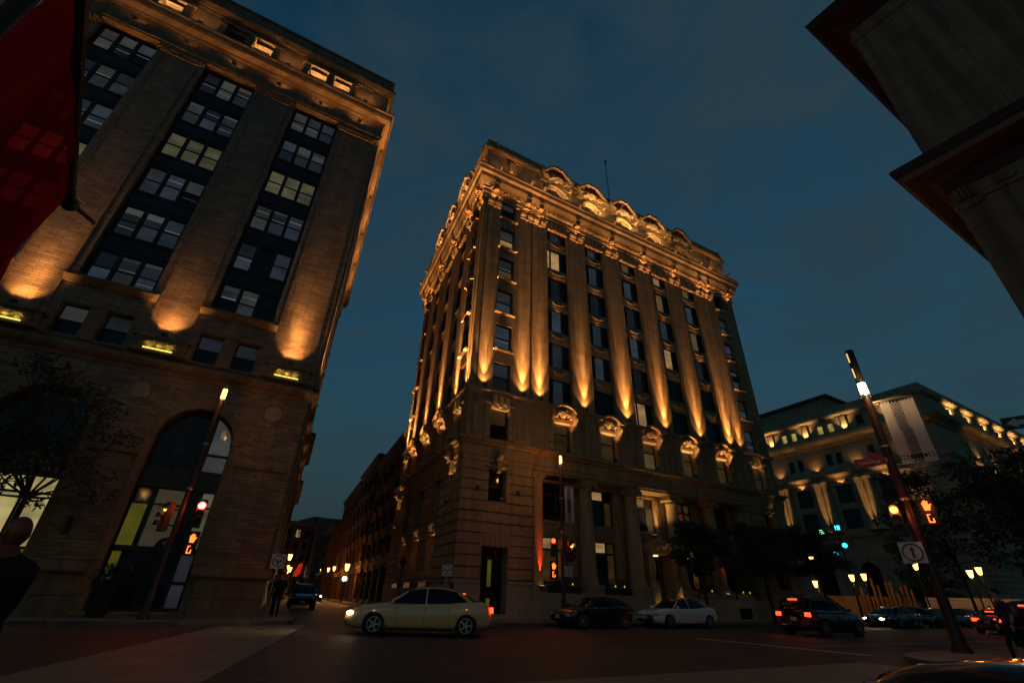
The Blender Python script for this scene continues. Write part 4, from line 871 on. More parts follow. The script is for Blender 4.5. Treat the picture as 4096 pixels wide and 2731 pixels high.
# ================================================================== houses up the narrow side street
def row_house(label, o, d, L, D, H, cols, floors, mat, trim, lit=0.0, glass=None, gf=4.2, cornice=0.45, upl=0, piers=True, name="row_building", seed=1):
    rnd = random.Random(seed)
    Mx = frame(o, d); root = thing(name, label, "building", Mx)
    pw = L/cols; ww = pw*0.55; fh = (H-gf-1.6)/floors
    holes = [(pw*(c+0.5)-ww/2, pw*(c+0.5)+ww/2, gf+fh*f+0.6, gf+fh*f+fh*0.86) for c in range(cols) for f in range(floors)]
    sh = [(pw*(c+0.5)-pw*0.34, pw*(c+0.5)+pw*0.34, 0.5, gf-0.7) for c in range(cols)]
    MB().wall(0, L, 0, H, holes+sh, 0, 0.3).poly([(0,0,0),(0,0,H),(0,D,H),(0,D,0)]).poly([(L,0,0),(L,D,0),(L,D,H),(L,0,H)]).poly([(0,0,H-0.3),(L,0,H-0.3),(L,D,H-0.3),(0,D,H-0.3)]).poly([(0,0.32,0),(L,0.32,0),(L,0.32,H),(0,0.32,H)]).poly([(0,D,0),(L,D,0),(L,D,H),(0,D,H)]).obj("wall", mat, root)
    MB().prism([(0.02,H-0.9),(-0.12,H-0.85),(-0.15,H-0.6),(-cornice,H-0.3),(-cornice,H-0.1),(-0.1,H+0.05),(0.3,H+0.1),(0.3,H-0.9)], -0.05, L+0.05).obj("roof_cornice", trim, root)
    MB().box(-0.02, L+0.02, -0.14, 0.02, gf-0.3, gf+0.1).obj("shopfront_cornice", trim, root)
    for k, (a, b, c, d2) in enumerate(holes):
        g = (glass or G_warm) if rnd.random() < lit else G_dark
        win(root, I4, a, c, b-a, d2-c, 0.2, [1, 1], [1, 1], [[g]], 0.07, 0.06)
        MB().box(a-0.1, b+0.1, -0.12, 0.02, c-0.16, c-0.01).obj("sill", trim, root)
    for a, b, c, d2 in sh: win(root, I4, a, c, b-a, d2-c, 0.2, [1, 1], [2, 0.7], [[G_dark, G_dark if rnd.random() > 0.4 else G_dimw], [G_dark, G_dimw]], 0.08, 0.08)
    if piers:
        for c in range(cols+1): MB().box(max(0, pw*c-0.18), min(L, pw*c+0.18), -0.10, 0.02, 0, H-0.9).obj("pier", trim, root)
    for c in range(upl):
        flood(root, I4, (pw*(c+1), -0.3, gf+0.12), (0, 0.06, 1), 120, 50, 0.8, GOLD)
    return root
w2 = Vector((U2.y, -U2.x, 0))   # to the right of the side street
def SS(t, s): return P(BX, 27.0)+U1*(s-BX)+U2*t
def rightrow(t0, t1, off=0.0): return SS(t1, 11.4)+w2*off, -U2, t1-t0
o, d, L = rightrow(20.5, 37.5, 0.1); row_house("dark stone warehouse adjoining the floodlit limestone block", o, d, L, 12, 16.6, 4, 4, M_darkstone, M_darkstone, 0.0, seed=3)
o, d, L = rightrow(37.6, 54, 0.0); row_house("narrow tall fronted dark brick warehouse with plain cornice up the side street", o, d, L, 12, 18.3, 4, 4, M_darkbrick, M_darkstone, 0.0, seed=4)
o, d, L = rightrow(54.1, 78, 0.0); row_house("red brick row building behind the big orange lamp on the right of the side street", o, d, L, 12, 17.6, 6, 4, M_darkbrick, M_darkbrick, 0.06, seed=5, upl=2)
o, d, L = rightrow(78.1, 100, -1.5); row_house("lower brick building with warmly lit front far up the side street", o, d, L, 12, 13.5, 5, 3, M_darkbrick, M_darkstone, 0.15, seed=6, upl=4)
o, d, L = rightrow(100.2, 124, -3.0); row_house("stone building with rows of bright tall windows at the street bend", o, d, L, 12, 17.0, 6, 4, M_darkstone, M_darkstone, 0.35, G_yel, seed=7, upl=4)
def leftrow(t0, t1, off=0.0): return SS(t0, BX)-w2*off, U2, t1-t0
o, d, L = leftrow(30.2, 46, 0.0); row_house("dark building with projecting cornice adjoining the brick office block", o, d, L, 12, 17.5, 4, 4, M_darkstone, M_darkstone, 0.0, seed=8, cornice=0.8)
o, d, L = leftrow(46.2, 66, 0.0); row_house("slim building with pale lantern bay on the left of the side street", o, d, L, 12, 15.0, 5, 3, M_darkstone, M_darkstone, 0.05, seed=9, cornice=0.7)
# street end, turning: two facades across the view
dE = Vector((math.sin(R(48)), math.cos(R(48)), 0))
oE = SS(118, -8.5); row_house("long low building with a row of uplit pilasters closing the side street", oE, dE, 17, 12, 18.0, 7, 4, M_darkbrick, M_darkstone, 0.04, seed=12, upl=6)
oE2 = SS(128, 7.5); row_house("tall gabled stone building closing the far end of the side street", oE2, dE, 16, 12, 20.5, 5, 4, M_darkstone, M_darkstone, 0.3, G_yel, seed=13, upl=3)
# ================================================================== ground, kerbs, markings
M_asph = mottled("asphalt", (0.030, 0.027, 0.025), (0.060, 0.054, 0.050), 0.58, 0.35, 0.6, 55, detail=8, spec=0.32, crack=0.8)
M_walk = mottled("concrete_pavement", (0.12, 0.105, 0.09), (0.20, 0.175, 0.15), 0.7, 0.8, 0.2, 40, brick=(1.5, 1.5, 0.02, 0.45, 0.10, 1.0), flat=True)
M_kerb = mottled("granite_kerb", (0.16, 0.14, 0.12), (0.26, 0.23, 0.20), 0.7, 2.0, 0.15, 40)
M_cross = mottled("concrete_crosswalk", (0.17, 0.13, 0.095), (0.27, 0.21, 0.15), 0.6, 0.9, 0.25, 45, brick=(1.2, 0.6, 0.016, 0.6, 0.08, 0.6), flat=True)
M_paint = mottled("worn_white_paint", (0.25, 0.24, 0.22), (0.55, 0.53, 0.50), 0.6, 9, 0.05)
g = MB().poly([(-900,-600,0),(900,-600,0),(900,900,0),(-900,900,0)]).obj("ground", M_asph); structure(g)
def arcpts(c, r, a0, a1, n=8): return [c+(U1*math.cos(R(a0+(a1-a0)*k/n))+W1*math.sin(R(a0+(a1-a0)*k/n)))*r for k in range(n+1)]
def pavement(name, pts, z=0.14, slabs=None):
    root = structure(MB().slab([(p.x, p.y) for p in pts], -0.05, z).obj(name, M_walk)); return root
def kerbrun(root, pts, z=0.15, w=0.16):
    "granite kerb stones, one object each"
    for a, b in zip(pts[:-1], pts[1:]):
        L = (b-a).length; n = max(1, round(L/2.0)); d = (b-a)/n; u = d.normalized(); nn = Vector((-u.y, u.x, 0))
        for k in range(n):
            p0, p1 = a+d*k+u*0.012, a+d*(k+1)-u*0.012
            MB().slab([(p0.x,p0.y),(p1.x,p1.y),(p1.x+nn.x*w,p1.y+nn.y*w),(p0.x+nn.x*w,p0.y+nn.y*w)], -0.02, z+0.004*(k % 2)).obj("kerb_stone", M_kerb, root)
KP = 23.1
su = U2.dot(U1); pu = U2.dot(W1)
# left block
cL = P(1.0, KP+2.2); eL = P(3.2, KP+2.2)
ptsL = [P(-70, KP), P(1.0, KP)]+arcpts(cL, 2.2, -90, 0)[1:]+[eL+U2*110, P(-70, 140)]
wl_ = pavement("pavement_by_brick_block", ptsL); kerbrun(wl_, [P(-30, KP), P(1.0, KP)]+arcpts(cL, 2.2, -90, 0, 4)[1:]+[eL+U2*30])
# right block
cR = P(12.0, KP+2.4); eR = P(9.6, KP+2.4)
ptsR = [eR+U2*130, eR]+arcpts(cR, 2.4, 180, 270)[1:]+[P(52, KP), P(52, 60), P(40, 160)]
wr_ = pavement("pavement_by_tower", ptsR); kerbrun(wr_, [eR+U2*25, eR]+arcpts(cR, 2.4, 180, 270, 4)[1:]+[P(52, KP)])
# near right corner
cN = P(18.6, 5.4)
ptsN = [P(120, 8.4), P(18.6, 8.4)]+arcpts(cN, 3.0, 90, 180)[1:]+[P(15.6, 5.4)-U2*40, P(120, -35)]
wn_ = pavement("near_pavement", ptsN); kerbrun(wn_, [P(70, 8.4), P(18.6, 8.4)]+arcpts(cN, 3.0, 90, 180, 5)[1:]+[P(15.6, 5.4)-U2*12])
# near left pavement, mostly out of view, under the flag post
ptsW = [P(2.0, -6)-U2*30, P(2.0, -2.0), P(1.0, -0.8)]+[P(-70, -0.8), P(-70, -40)]
pavement("near_left_pavement", ptsW)
pavement("far_pavement", [P(84, KP), P(240, KP), P(240, 140), P(80, 140)])
# pale crosswalk bands
def strip(name, a, b, w, mat, z=0.006, kind=True):
    u = (b-a).normalized(); nn = Vector((-u.y, u.x, 0))*w/2
    o = MB().poly([(a.x-nn.x,a.y-nn.y,z),(b.x-nn.x,b.y-nn.y,z),(b.x+nn.x,b.y+nn.y,z),(a.x+nn.x,a.y+nn.y,z)]).obj(name, mat)
    return structure(o)
strip("crosswalk", Vector((-5.6, 7.0, 0)), Vector((-9.6, 22.0, 0)), 2.9, M_cross)
strip("crosswalk", P(-6, 6.6), P(15.4, 6.6), 3.2, M_cross, 0.005)
strip("lane_line", P(19, 11.8), P(60, 11.8), 0.12, M_paint); strip("lane_line", P(22, 15.9), P(80, 15.9), 0.12, M_paint)
strip("parking_line", P(13.5, 20.6), P(24, 20.2), 0.1, M_paint); strip("stop_line", P(17.8, 9.2), P(17.4, 15.4), 0.35, M_paint)
for k in range(3): strip("parking_line", P(22.6+5.8*k, 20.4), P(22.6+5.8*k, 22.9), 0.1, M_paint, 0.008)
mh = MB().lathe([(0.0,0.008),(0.34,0.008),(0.36,0.0)], (0,0,0), 20).obj("manhole_cover", M_iron, None, T(Vector((-1.2, 13.2, 0)))); tag(mh, "round iron manhole cover set in the dark asphalt", "manhole")

# ================================================================== lamp posts and signals
L_amber = glow("lamp_sodium", (1.0, 0.52, 0.11), 6.0); L_white = glow("lamp_pale", (1.0, 0.86, 0.45), 9.0)
L_slot = glow("lamp_slot_amber", (1.0, 0.50, 0.12), 1.5)
S_red = glow("signal_red", (1.0, 0.035, 0.01), 7.0); S_hot = glow("signal_red_hot", (1.0, 0.55, 0.40), 5.0); S_amb = glow("signal_orange", (1.0, 0.42, 0.05), 4.0); S_dim = glow("signal_red_dim", (1.0, 0.06, 0.01), 1.2)
S_hand = glow("signal_hand", (1.0, 0.16, 0.02), 3.0)
S_grn = glow("signal_green", (0.15, 1.0, 0.25), 2.2); S_cyan = glow("signal_cyan", (0.05, 0.75, 1.0), 2.2)
def street_lamp(label, base, top, zlamp, r, lampmat, power, col, amber_slots=False, group=None):
    root = thing("street_lamp", label, "street lamp", T(base), group)
    b0 = base.z
    MB().lathe([(r*1.75,0.0),(r*1.75,0.12),(r*1.3,0.18),(r*1.12,0.9),(r,1.0),(r*0.92,zlamp-0.30-b0)], (0,0,0), 16).obj("pole", M_pole, root, smooth=True)
    for z in (zlamp-0.32, zlamp-2.4, zlamp-4.3): MB().lathe([(r*1.08,z-b0),(r*1.14,z+0.02-b0),(r*1.14,z+0.07-b0),(r*1.08,z+0.09-b0)], (0,0,0), 16).obj("collar", M_steel, root)
    MB().lathe([(0.0,zlamp-0.26-b0),(r*0.88,zlamp-0.25-b0),(r*0.92,zlamp-b0),(r*0.86,zlamp+0.26-b0),(0.0,zlamp+0.27-b0)], (0,0,0), 14).obj("lamp_glass", lampmat, root, smooth=True)
    if top > zlamp+0.3: MB().lathe([(r*0.94,zlamp+0.28-b0),(r*0.96,top-b0),(r*0.8,top+0.02-b0),(0,top+0.03-b0)], (0,0,0), 16).obj("lamp_cap", M_black, root, smooth=True)
    for a in range(4):
        an = a*math.pi/2+0.6; MB().tube([(r*1.0*math.cos(an), r*math.sin(an), zlamp-0.3-b0), (r*1.0*math.cos(an), r*math.sin(an), zlamp+0.3-b0)], 0.018, 5).obj("lamp_strut", M_black, root)
    if power: point(root, (-0.25*base.x/abs(base.x+1e-6), -r*1.5-0.3, zlamp-b0), power, col, 0.15)
    if amber_slots:
        for z in (9.45, 10.15): 
            pts = [(-r*0.985, -r*0.30, z-b0), (-r*0.985, r*0.12, z-b0), (-r*0.985, r*0.12, z+0.42-b0), (-r*0.985, -r*0.30, z+0.42-b0)]
            MB().poly(pts).obj("light_slot", L_slot, root, Matrix.Rotation(R(20), 4, "Z") if False else None)
    return root
SOD = (1.0, 0.48, 0.14)
lampL = street_lamp("street lamp with glowing amber top on the kerb by the brick office block", Vector((-13.35, 19.93, 0.14)), 9.55, 9.1, 0.105, L_amber, 55, SOD)
lampM = street_lamp("street lamp with banner and signals on the kerb before the limestone tower", Vector((3.33, 29.0, 0.14)), 9.4, 8.95, 0.115, L_amber, 65, SOD)
lampR = street_lamp("thick dark red lamp post with tall black cap on the near right corner", Vector((14.25, 16.77, 0.14)), 10.7, 8.95, 0.155, L_white, 130, (1.0, 0.62, 0.28), True)
for lb, q in (("added amber fill lamp post on the near left pavement beyond the flag", P(-9, -2.5, 0.14)), ("added amber fill lamp post on the side street behind the crosswalk", P(1.2, -13, 0.14)), ("added amber fill lamp post further left along the near pavement", P(-27, -2.5, 0.14))):
    street_lamp(lb, q, 9.5, 9.05, 0.11, L_amber, 240, SOD)  # unseen posts added to throw warm fill on the facades
def face(o): v = Vector((0, 0, 0))-o; v.z = 0; return v.normalized()
def signframe(pos, normal=None):
    "frame whose -y faces the viewer side (normal) at pos"
    n_ = normal or face(pos); d = Vector((-n_.y, n_.x, 0)); return frame(pos, d)
def traffic_signal(label, pos, normal, lit, lens_z, shape="round", parent=None, mats=None):
    root = thing("traffic_signal", label, "traffic light", signframe(pos, normal))
    MB().bbox(-0.17, 0.17, -0.14, 0.10, -0.85, 0.25, 0.02).obj("housing", M_black, root)
    for k in range(3):
        z = -0.30*k
        m = mats if k == lit else M_iron
        MB().cyl_y((0, z), 0.115, -0.155, -0.13, 18).obj("signal_lens", m, root)
        vis = MB(); n = 10
        for j in range(n):
            a0, a1 = math.pi*(-0.1+1.2*j/n), math.pi*(-0.1+1.2*(j+1)/n)
            vis.poly([(0.135*math.cos(a0),-0.145,z+0.135*math.sin(a0)),(0.135*math.cos(a1),-0.145,z+0.135*math.sin(a1)),(0.135*math.cos(a1),-0.36,z+0.135*math.sin(a1)),(0.135*math.cos(a0),-0.36,z+0.135*math.sin(a0))])
        vis.obj("visor", M_black, root)
    MB().tube([(0,0.1,0.0),(0,0.5,0.0)],0.03,6).tube([(0,0.1,-0.6),(0,0.5,-0.6)],0.03,6).obj("bracket", M_black, root)
    return root
def ped_signal(label, pos, normal, digit=True):
    root = thing("pedestrian_signal", label, "pedestrian signal", signframe(pos, normal))
    MB().bbox(-0.22, 0.22, -0.12, 0.1, -0.62, 0.26, 0.02).obj("housing", M_black, root)
    hand = MB().plate([(-0.08,-0.14),(0.07,-0.14),(0.10,-0.02),(0.15,0.05),(0.11,0.07),(0.06,0.02),(0.07,0.16),(0.04,0.16),(0.03,0.05),(0.015,0.19),(-0.015,0.19),(-0.015,0.05),(-0.03,0.18),(-0.06,0.17),(-0.05,0.04),(-0.08,0.13),(-0.11,0.11),(-0.09,-0.02)], -0.135, -0.122)
    hand.obj("hand_symbol", S_hand, root)
    dg = MB()
    for a in ((-0.08,0.08,-0.54,-0.50),(-0.08,-0.045,-0.54,-0.27),(-0.08,0.02,-0.29,-0.26),(0.045,0.08,-0.54,-0.40)): dg.box(a[0],a[1],-0.135,-0.122,a[2],a[3])
    dg.obj("countdown_digit", S_hand, root)
    MB().box(-0.23,0.23,-0.22,-0.12,0.26,0.28).box(-0.23,-0.21,-0.22,-0.12,-0.1,0.26).obj("visor", M_black, root)
    MB().tube([(0,0.1,0.1),(0,0.4,0.1)],0.03,6).obj("bracket", M_black, root)
    return root
vL = Vector((0.75, -0.66, 0)).normalized()
def glowlamp(root, power, col, loc=(0,-0.45,0)): point(root, loc, power, col, 0.1)
a = traffic_signal("traffic light glowing red beside the brick block's arched doorway", Vector((-12.8, 20.25, 4.22)), face(Vector((-12.8, 20.25, 0))), 0, 0, mats=S_hot); glowlamp(a, 48, (1.0, 0.06, 0.01))
MB().lathe([(0.12,0.0),(0.155,0.0)], (0,0,0), 18).obj("lens_glow_ring", S_red, a, T(Vector((0,-0.157,0))) @ Matrix.Rotation(R(90), 4, "X"))  # emissive ring paints the red glare around the hot lens
b = traffic_signal("traffic light turned sideways on the lamp post by the brick block", Vector((-13.75, 19.75, 4.0)), Vector((-0.5, -0.87, 0)), 0, 0, mats=S_amb)
ped_signal("red pedestrian signal with countdown hung before the arched doorway", Vector((-12.75, 20.3, 2.95)), face(Vector((-12.8, 20.3, 0))))
a = traffic_signal("traffic light glowing red on the lamp post before the limestone tower", Vector((2.83, 29.15, 4.2)), face(Vector((2.83, 29, 0))), 0, 0, mats=S_red); glowlamp(a, 25, (1.0, 0.06, 0.01))
traffic_signal("traffic light turned away on the lamp post before the limestone tower", Vector((3.75, 28.85, 3.95)), Vector((0.55, -0.83, 0)), 0, 0, mats=S_amb)
ped_signal("red pedestrian signal low on the lamp post before the limestone tower", Vector((2.82, 29.1, 2.85)), face(Vector((2.8, 29, 0))))
a = traffic_signal("traffic light glowing orange on the thick dark red lamp post", Vector((13.86, 16.95, 4.33)), face(Vector((13.86, 16.9, 0))), 0, 0, mats=S_amb); glowlamp(a, 30, (1.0, 0.2, 0.03))
a = ped_signal("pedestrian signal with glowing hand on the thick dark red lamp post", Vector((14.62, 16.42, 4.40)), face(Vector((14.6, 16.4, 0)))); glowlamp(a, 8, (1.0, 0.1, 0.02))
# mast with green and blue signals further down the avenue
gm = thing("signal_mast", "slender mast carrying two square and two round green blue signals", "traffic light", T(Vector((38.9, 58.2, 0.14))))
MB().tube([(0.6,-0.4,0),(0.6,-0.4,10.2)],[0.12,0.08],8).tube([(0.6,-0.4,9.6),(-1.0,0.6,9.6)],0.06,6).tube([(0.6,-0.4,7.2),(-0.4,0.2,7.2)],0.05,6).obj("pole", M_black, gm)
ff = signframe(Vector((38.9, 58.2, 0))); ff.translation = Vector((0, 0, 0))
for (dx, dz, m, sq) in ((-0.86, 8.98, S_grn, True), (0.82, 9.42, S_cyan, True), (1.05, 7.48, S_cyan, False), (-0.05, 6.62, S_cyan, False)):
    h_ = MB().box(dx-0.36, dx+0.36, -0.02, 0.2, dz-0.36, dz+0.36).obj("housing", M_black, gm, ff)
    (MB().box(dx-0.25, dx+0.25, -0.06, -0.03, dz-0.25, dz+0.25) if sq else MB().cyl_y((dx, dz), 0.27, -0.06, -0.03, 16)).obj("signal_lens", m, h_)

# ------------------------------------------------------------------ signs and banners
M_white = plain("reflective_white", (0.55, 0.52, 0.50), 0.4, var=0.05); M_green = plain("sign_green", (0.02, 0.09, 0.06), 0.4); M_sred = plain("sign_red", (0.20, 0.015, 0.02), 0.4)
def ring(mb, r0, r1, y0, y1, n=28):
    for k in range(n):
        a, b_ = 2*math.pi*k/n, 2*math.pi*(k+1)/n
        mb.plate([(r0*math.cos(a), r0*math.sin(a)), (r1*math.cos(a), r1*math.sin(a)), (r1*math.cos(b_), r1*math.sin(b_)), (r0*math.cos(b_), r0*math.sin(b_))], y0, y1)
    return mb
def arrow(mb, x0, z0, x1, z1, w=0.045, hw=0.12, hl=0.15, y0=-0.022, y1=-0.012, head=True):
    d = Vector((x1-x0, z1-z0)); L = d.length; d.normalize(); n_ = Vector((-d.y, d.x)); e = Vector((x1, z1)); s_ = Vector((x0, z0)); m = e-d*hl
    pts = [s_+n_*w, s_-n_*w, m-n_*w, m-n_*hw, e, m+n_*hw, m+n_*w] if head else [s_+n_*w, s_-n_*w, e-n_*w, e+n_*w]
    mb.plate([(p.x, p.y) for p in pts], y0, y1); return mb
def round_sign(label, pos, normal, size, fork=False, post=None):
    root = thing("traffic_sign", label, "traffic sign", signframe(pos, normal)); h = size/2
    MB().plate([(-h,-h),(h,-h),(h,h),(-h,h)], -0.010, 0.004).obj("sign_panel", M_white, root)
    k = size
    ring(MB(), 0.36*k, 0.435*k, -0.020, -0.011).obj("sign_ring", M_green, root)
    mb = MB()
    if not fork: arrow(mb, 0, -0.27*k, 0, 0.27*k, 0.045*k, 0.12*k, 0.17*k)
    else:
        mb.box(-0.045*k, 0.045*k, -0.022, -0.012, -0.27*k, -0.05*k); arrow(mb, 0.0, -0.08*k, 0.26*k, 0.10*k, 0.045*k, 0.11*k, 0.14*k, -0.0235, -0.0125); arrow(mb, 0.0, -0.08*k, -0.26*k, 0.10*k, 0.045*k, 0.11*k, 0.14*k, -0.025, -0.0135)
    mb.obj("arrow_symbol", M_black, root)
    if post: MB().tube([(0,0.04,h),(0,0.04,-post)],0.03,8).obj("sign_post", M_steel, root)
    else: MB().box(-0.05,0.05,0.004,0.3,-0.05,0.05).obj("bracket", M_steel, root)
    return root
round_sign("white square sign with forked turn arrow on a post before the limestone tower", Vector((-2.9, 25.7, 2.34)), face(Vector((-2.9, 25.7, 0))), 0.5, True, 2.2)
round_sign("forked turn arrow sign on a post at the brick block's street corner", Vector((-10.95, 24.55, 2.45)), face(Vector((-11, 24.5, 0))), 0.62, True, 2.3)
round_sign("straight ahead arrow sign on the lamp post before the limestone tower", Vector((3.62, 28.82, 2.6)), Vector((0.35, -0.94, 0)), 0.52)
round_sign("straight ahead arrow sign on the thick dark red lamp post", Vector((13.84, 16.78, 2.95)), face(Vector((13.8, 16.8, 0))), 0.66)
# one-way sign on its own post at the building corner
ow = thing("one_way_sign", "black one way sign with pale arrow by the unlit stone corner building", "traffic sign", signframe(Vector((15.55, 12.75, 6.27)), Vector((-0.70, -0.71, 0))))
MB().plate([(-0.62,-0.19),(0.62,-0.19),(0.62,0.19),(-0.62,0.19)], -0.01, 0.01).obj("sign_panel", M_black, ow)
MB().plate([(-0.54,0.0),(-0.30,-0.145),(-0.30,-0.07),(0.56,-0.07),(0.56,0.07),(-0.30,0.07),(-0.30,0.145)], -0.016, -0.011).obj("arrow_symbol", M_white, ow)
MB().tube([(0.62,0.05,0.3),(0.62,0.05,-6.13)],0.05,8).obj("sign_post", M_steel, ow)
# street name sign
sn = thing("street_name_sign", "dark red street name sign reading rue Saint-Paul on the thick post", "street sign", signframe(Vector((13.72, 17.05, 6.1)), Vector((-0.62, -0.79, 0))))
MB().plate([(-0.5,-0.13),(0.5,-0.13),(0.5,0.13),(-0.5,0.13)], -0.012, 0.012).plate([(-0.05,0.13),(0.45,0.13),(0.40,0.22),(0.12,0.34),(0.0,0.42)], -0.010, 0.010).obj("sign_panel", M_sred, sn)
def text(body, size, root, M, mat):
    cu = bpy.data.curves.new("sign_text", "FONT"); cu.body = body; cu.size = size; cu.align_x = "CENTER"; cu.extrude = 0.002
    to = bpy.data.objects.new("tmp", cu); COL.objects.link(to); me = bpy.data.meshes.new_from_object(to); bpy.data.objects.remove(to); me.materials.clear(); me.materials.append(mat); me.name = "sign_lettering"
    return inst("sign_lettering", me, root, M @ Matrix.Rotation(R(90), 4, "X"))
text("Saint-Paul", 0.17, sn, T(Vector((-0.04, -0.016, -0.085))), M_white); text("rue", 0.08, sn, T(Vector((-0.04, -0.016, 0.06))), M_white)
MB().box(0.48,0.62,-0.02,0.02,-0.05,0.05).obj("bracket", M_steel, sn)
# banners
M_fab = plain("banner_white_cloth", (0.34, 0.31, 0.31), 0.9, var=0.1); M_fabd = plain("banner_black_weave", (0.015, 0.014, 0.016), 0.9); M_fabr = plain("banner_brick_weave", (0.10, 0.03, 0.03), 0.9); M_fabg = plain("banner_green_weave", (0.10, 0.14, 0.11), 0.9)
def banner(label, a, b, z0, z1, checks):
    d = (b-a); w = d.length; root = thing("street_banner", label, "banner", frame(a+Vector((0,0,z0)), d)); H = z1-z0; nx, nz = 10, 20
    mb = MB(); wob = lambda x, z: 0.03*math.sin(3.1*z+1.0)+0.02*math.sin(5*x+2*z)
    for i in range(nx):
        for j in range(nz):
            x0, x1, y0, y1 = w*i/nx, w*(i+1)/nx, H*j/nz, H*(j+1)/nz
            mb.poly([(x0,wob(x0,y0),y0),(x1,wob(x1,y0),y0),(x1,wob(x1,y1),y1),(x0,wob(x0,y1),y1)])
    mb.obj("banner_cloth", M_fab, root)
    blk = MB(); rd = MB(); cs = w/20
    rows = int(H/cs)
    for j in range(rows):
        for i in range(20):
            mid = 5 <= i-2.0*(1-j/rows) <= 11
            edge = (j in (3, 5) and True) or j in (rows-2,)
            if checks and ((mid and (i+j) % 2 == 0) or (edge and i % 2 == 0) or (j == 4 and 6 <= i <= 15)):
                x0, x1, y0, y1 = i*cs, (i+0.96)*cs, j*cs, (j+0.96)*cs; xm = (x0+x1)/2
                (rd if 0.2 < j/rows < 0.5 and i % 3 else blk).poly([(x0,wob(xm,y0)-0.008,y0),(x1,wob(xm,y0)-0.008,y0),(x1,wob(xm,y1)-0.008,y1),(x0,wob(xm,y1)-0.008,y1)])
            if not checks and 6 <= i <= 13:
                x0, x1, y0, y1 = i*cs, (i+0.96)*cs, j*cs, (j+0.96)*cs; xm = (x0+x1)/2
                (rd if 0.28 < j/rows < 0.62 else blk).poly([(x0,wob(xm,y0)-0.008,y0),(x1,wob(xm,y0)-0.008,y0),(x1,wob(xm,y1)-0.008,y1),(x0,wob(xm,y1)-0.008,y1)])
    for mb_, m_ in ((blk, M_fabd if checks else M_fabg), (rd, M_fabr if not checks else M_fabd)): mb_.obj("woven_pattern", m_, root)["kind"] = "stuff"
    for z in (0.0, H): MB().tube([(-0.28,0,z),(w+0.02,0,z)],0.022,8).obj("banner_arm", M_steel, root)
    return root
banner("white banner with black woven checks on the thick dark red lamp post", Vector((14.48, 16.56, 0)), Vector((15.25, 15.86, 0)), 5.9, 8.35, True)
banner("pale striped banner on the lamp post before the limestone tower", Vector((3.53, 28.98, 0)), Vector((4.06, 28.92, 0)), 5.25, 7.3, False)

# ------------------------------------------------------------------ lanterns up the side street and down the avenue
L_far = glow("lantern_orange", (1.0, 0.46, 0.08), 8.0)
def lantern(label, base, z, power, group, s=1.0, col=(1.0, 0.34, 0.05)):
    root = thing("street_lantern", label, "street lamp", T(base), group)
    MB().lathe([(0.16,0),(0.16,0.15),(0.09,0.3),(0.07,0.5),(0.05,z-0.45*s)], (0,0,0), 10).obj("post", M_black, root, smooth=True)
    MB().lathe([(0.05,z-0.35*s),(0.12*s,z-0.30*s),(0.21*s,z+0.18*s),(0.0,z+0.19*s)], (0,0,0), 10).obj("lantern_glass", L_far, root)
    MB().lathe([(0.26*s,z+0.19*s),(0.12*s,z+0.36*s),(0.03,z+0.5*s),(0,z+0.52*s)], (0,0,0), 10).obj("lantern_cap", M_black, root)
    if power: point(root, (0, 0, z-0.6*s), power, col, 0.15)
    return root
GL = "lanterns up the side street"; ORD = ["first", "second", "third", "fourth", "fifth", "sixth", "seventh"]
for i, (t, s, z) in enumerate(((48.0, 3.3, 3.6), (55.5, 3.0, 5.5), (62.1, 3.15, 4.35), (110, 3.6, 5.0))): lantern(ORD[i]+" glowing lantern post on the left pavement of the side street, counted from the junction", SS(t, s)+Vector((0,0,0.14)), z, 420 if i in (1, 3) else 160, GL, 1.5 if i == 1 else 1.1)
for i, (t, s, z) in enumerate(((41.2, 10.0, 4.0), (59, 10.0, 4.4), (69.9, 10.0, 4.6), (88.3, 10.0, 5.0), (104, 9.9, 4.9), (116, 9.0, 5.0))): lantern(ORD[i]+" glowing lantern post on the right pavement of the side street, counted from the junction", SS(t, s)+Vector((0,0,0.14)), z, 420 if i != 4 else 160, GL, 1.5 if i == 0 else 1.1)
lantern("unlit lantern", SS(9, 9.9)+Vector((0,0,0.14)), 3.6, 0, None, 1.2) if False else None
GR = "lanterns before the public building"
for i, (x, y, z) in enumerate(((36.42,59.78,3.65),(36.62,59.66,6.2),(39.55,57.76,4.3),(40.5,57.09,4.4),(44.39,54.13,5.45),(47.53,51.39,4.7),(48.08,50.88,4.95))): lantern(ORD[i]+" glowing lantern post on the square, counted from the limestone tower", Vector((x, y, 0.0)), z, 60, GR, 1.25)
# unlit lantern by the side facade
ul = thing("unlit_lantern", "dark unlit lantern post beside the limestone tower's side wall", "street lamp", T(SS(7.5, 9.95)+Vector((0,0,0.14))))
MB().lathe([(0.14,0),(0.14,0.15),(0.07,0.3),(0.05,2.6)], (0,0,0), 10).obj("post", M_black, ul); MB().lathe([(0.05,2.6),(0.2,3.0),(0.3,3.02),(0.05,3.4),(0,3.42)], (0,0,0), 10).obj("lantern_head", M_black, ul)
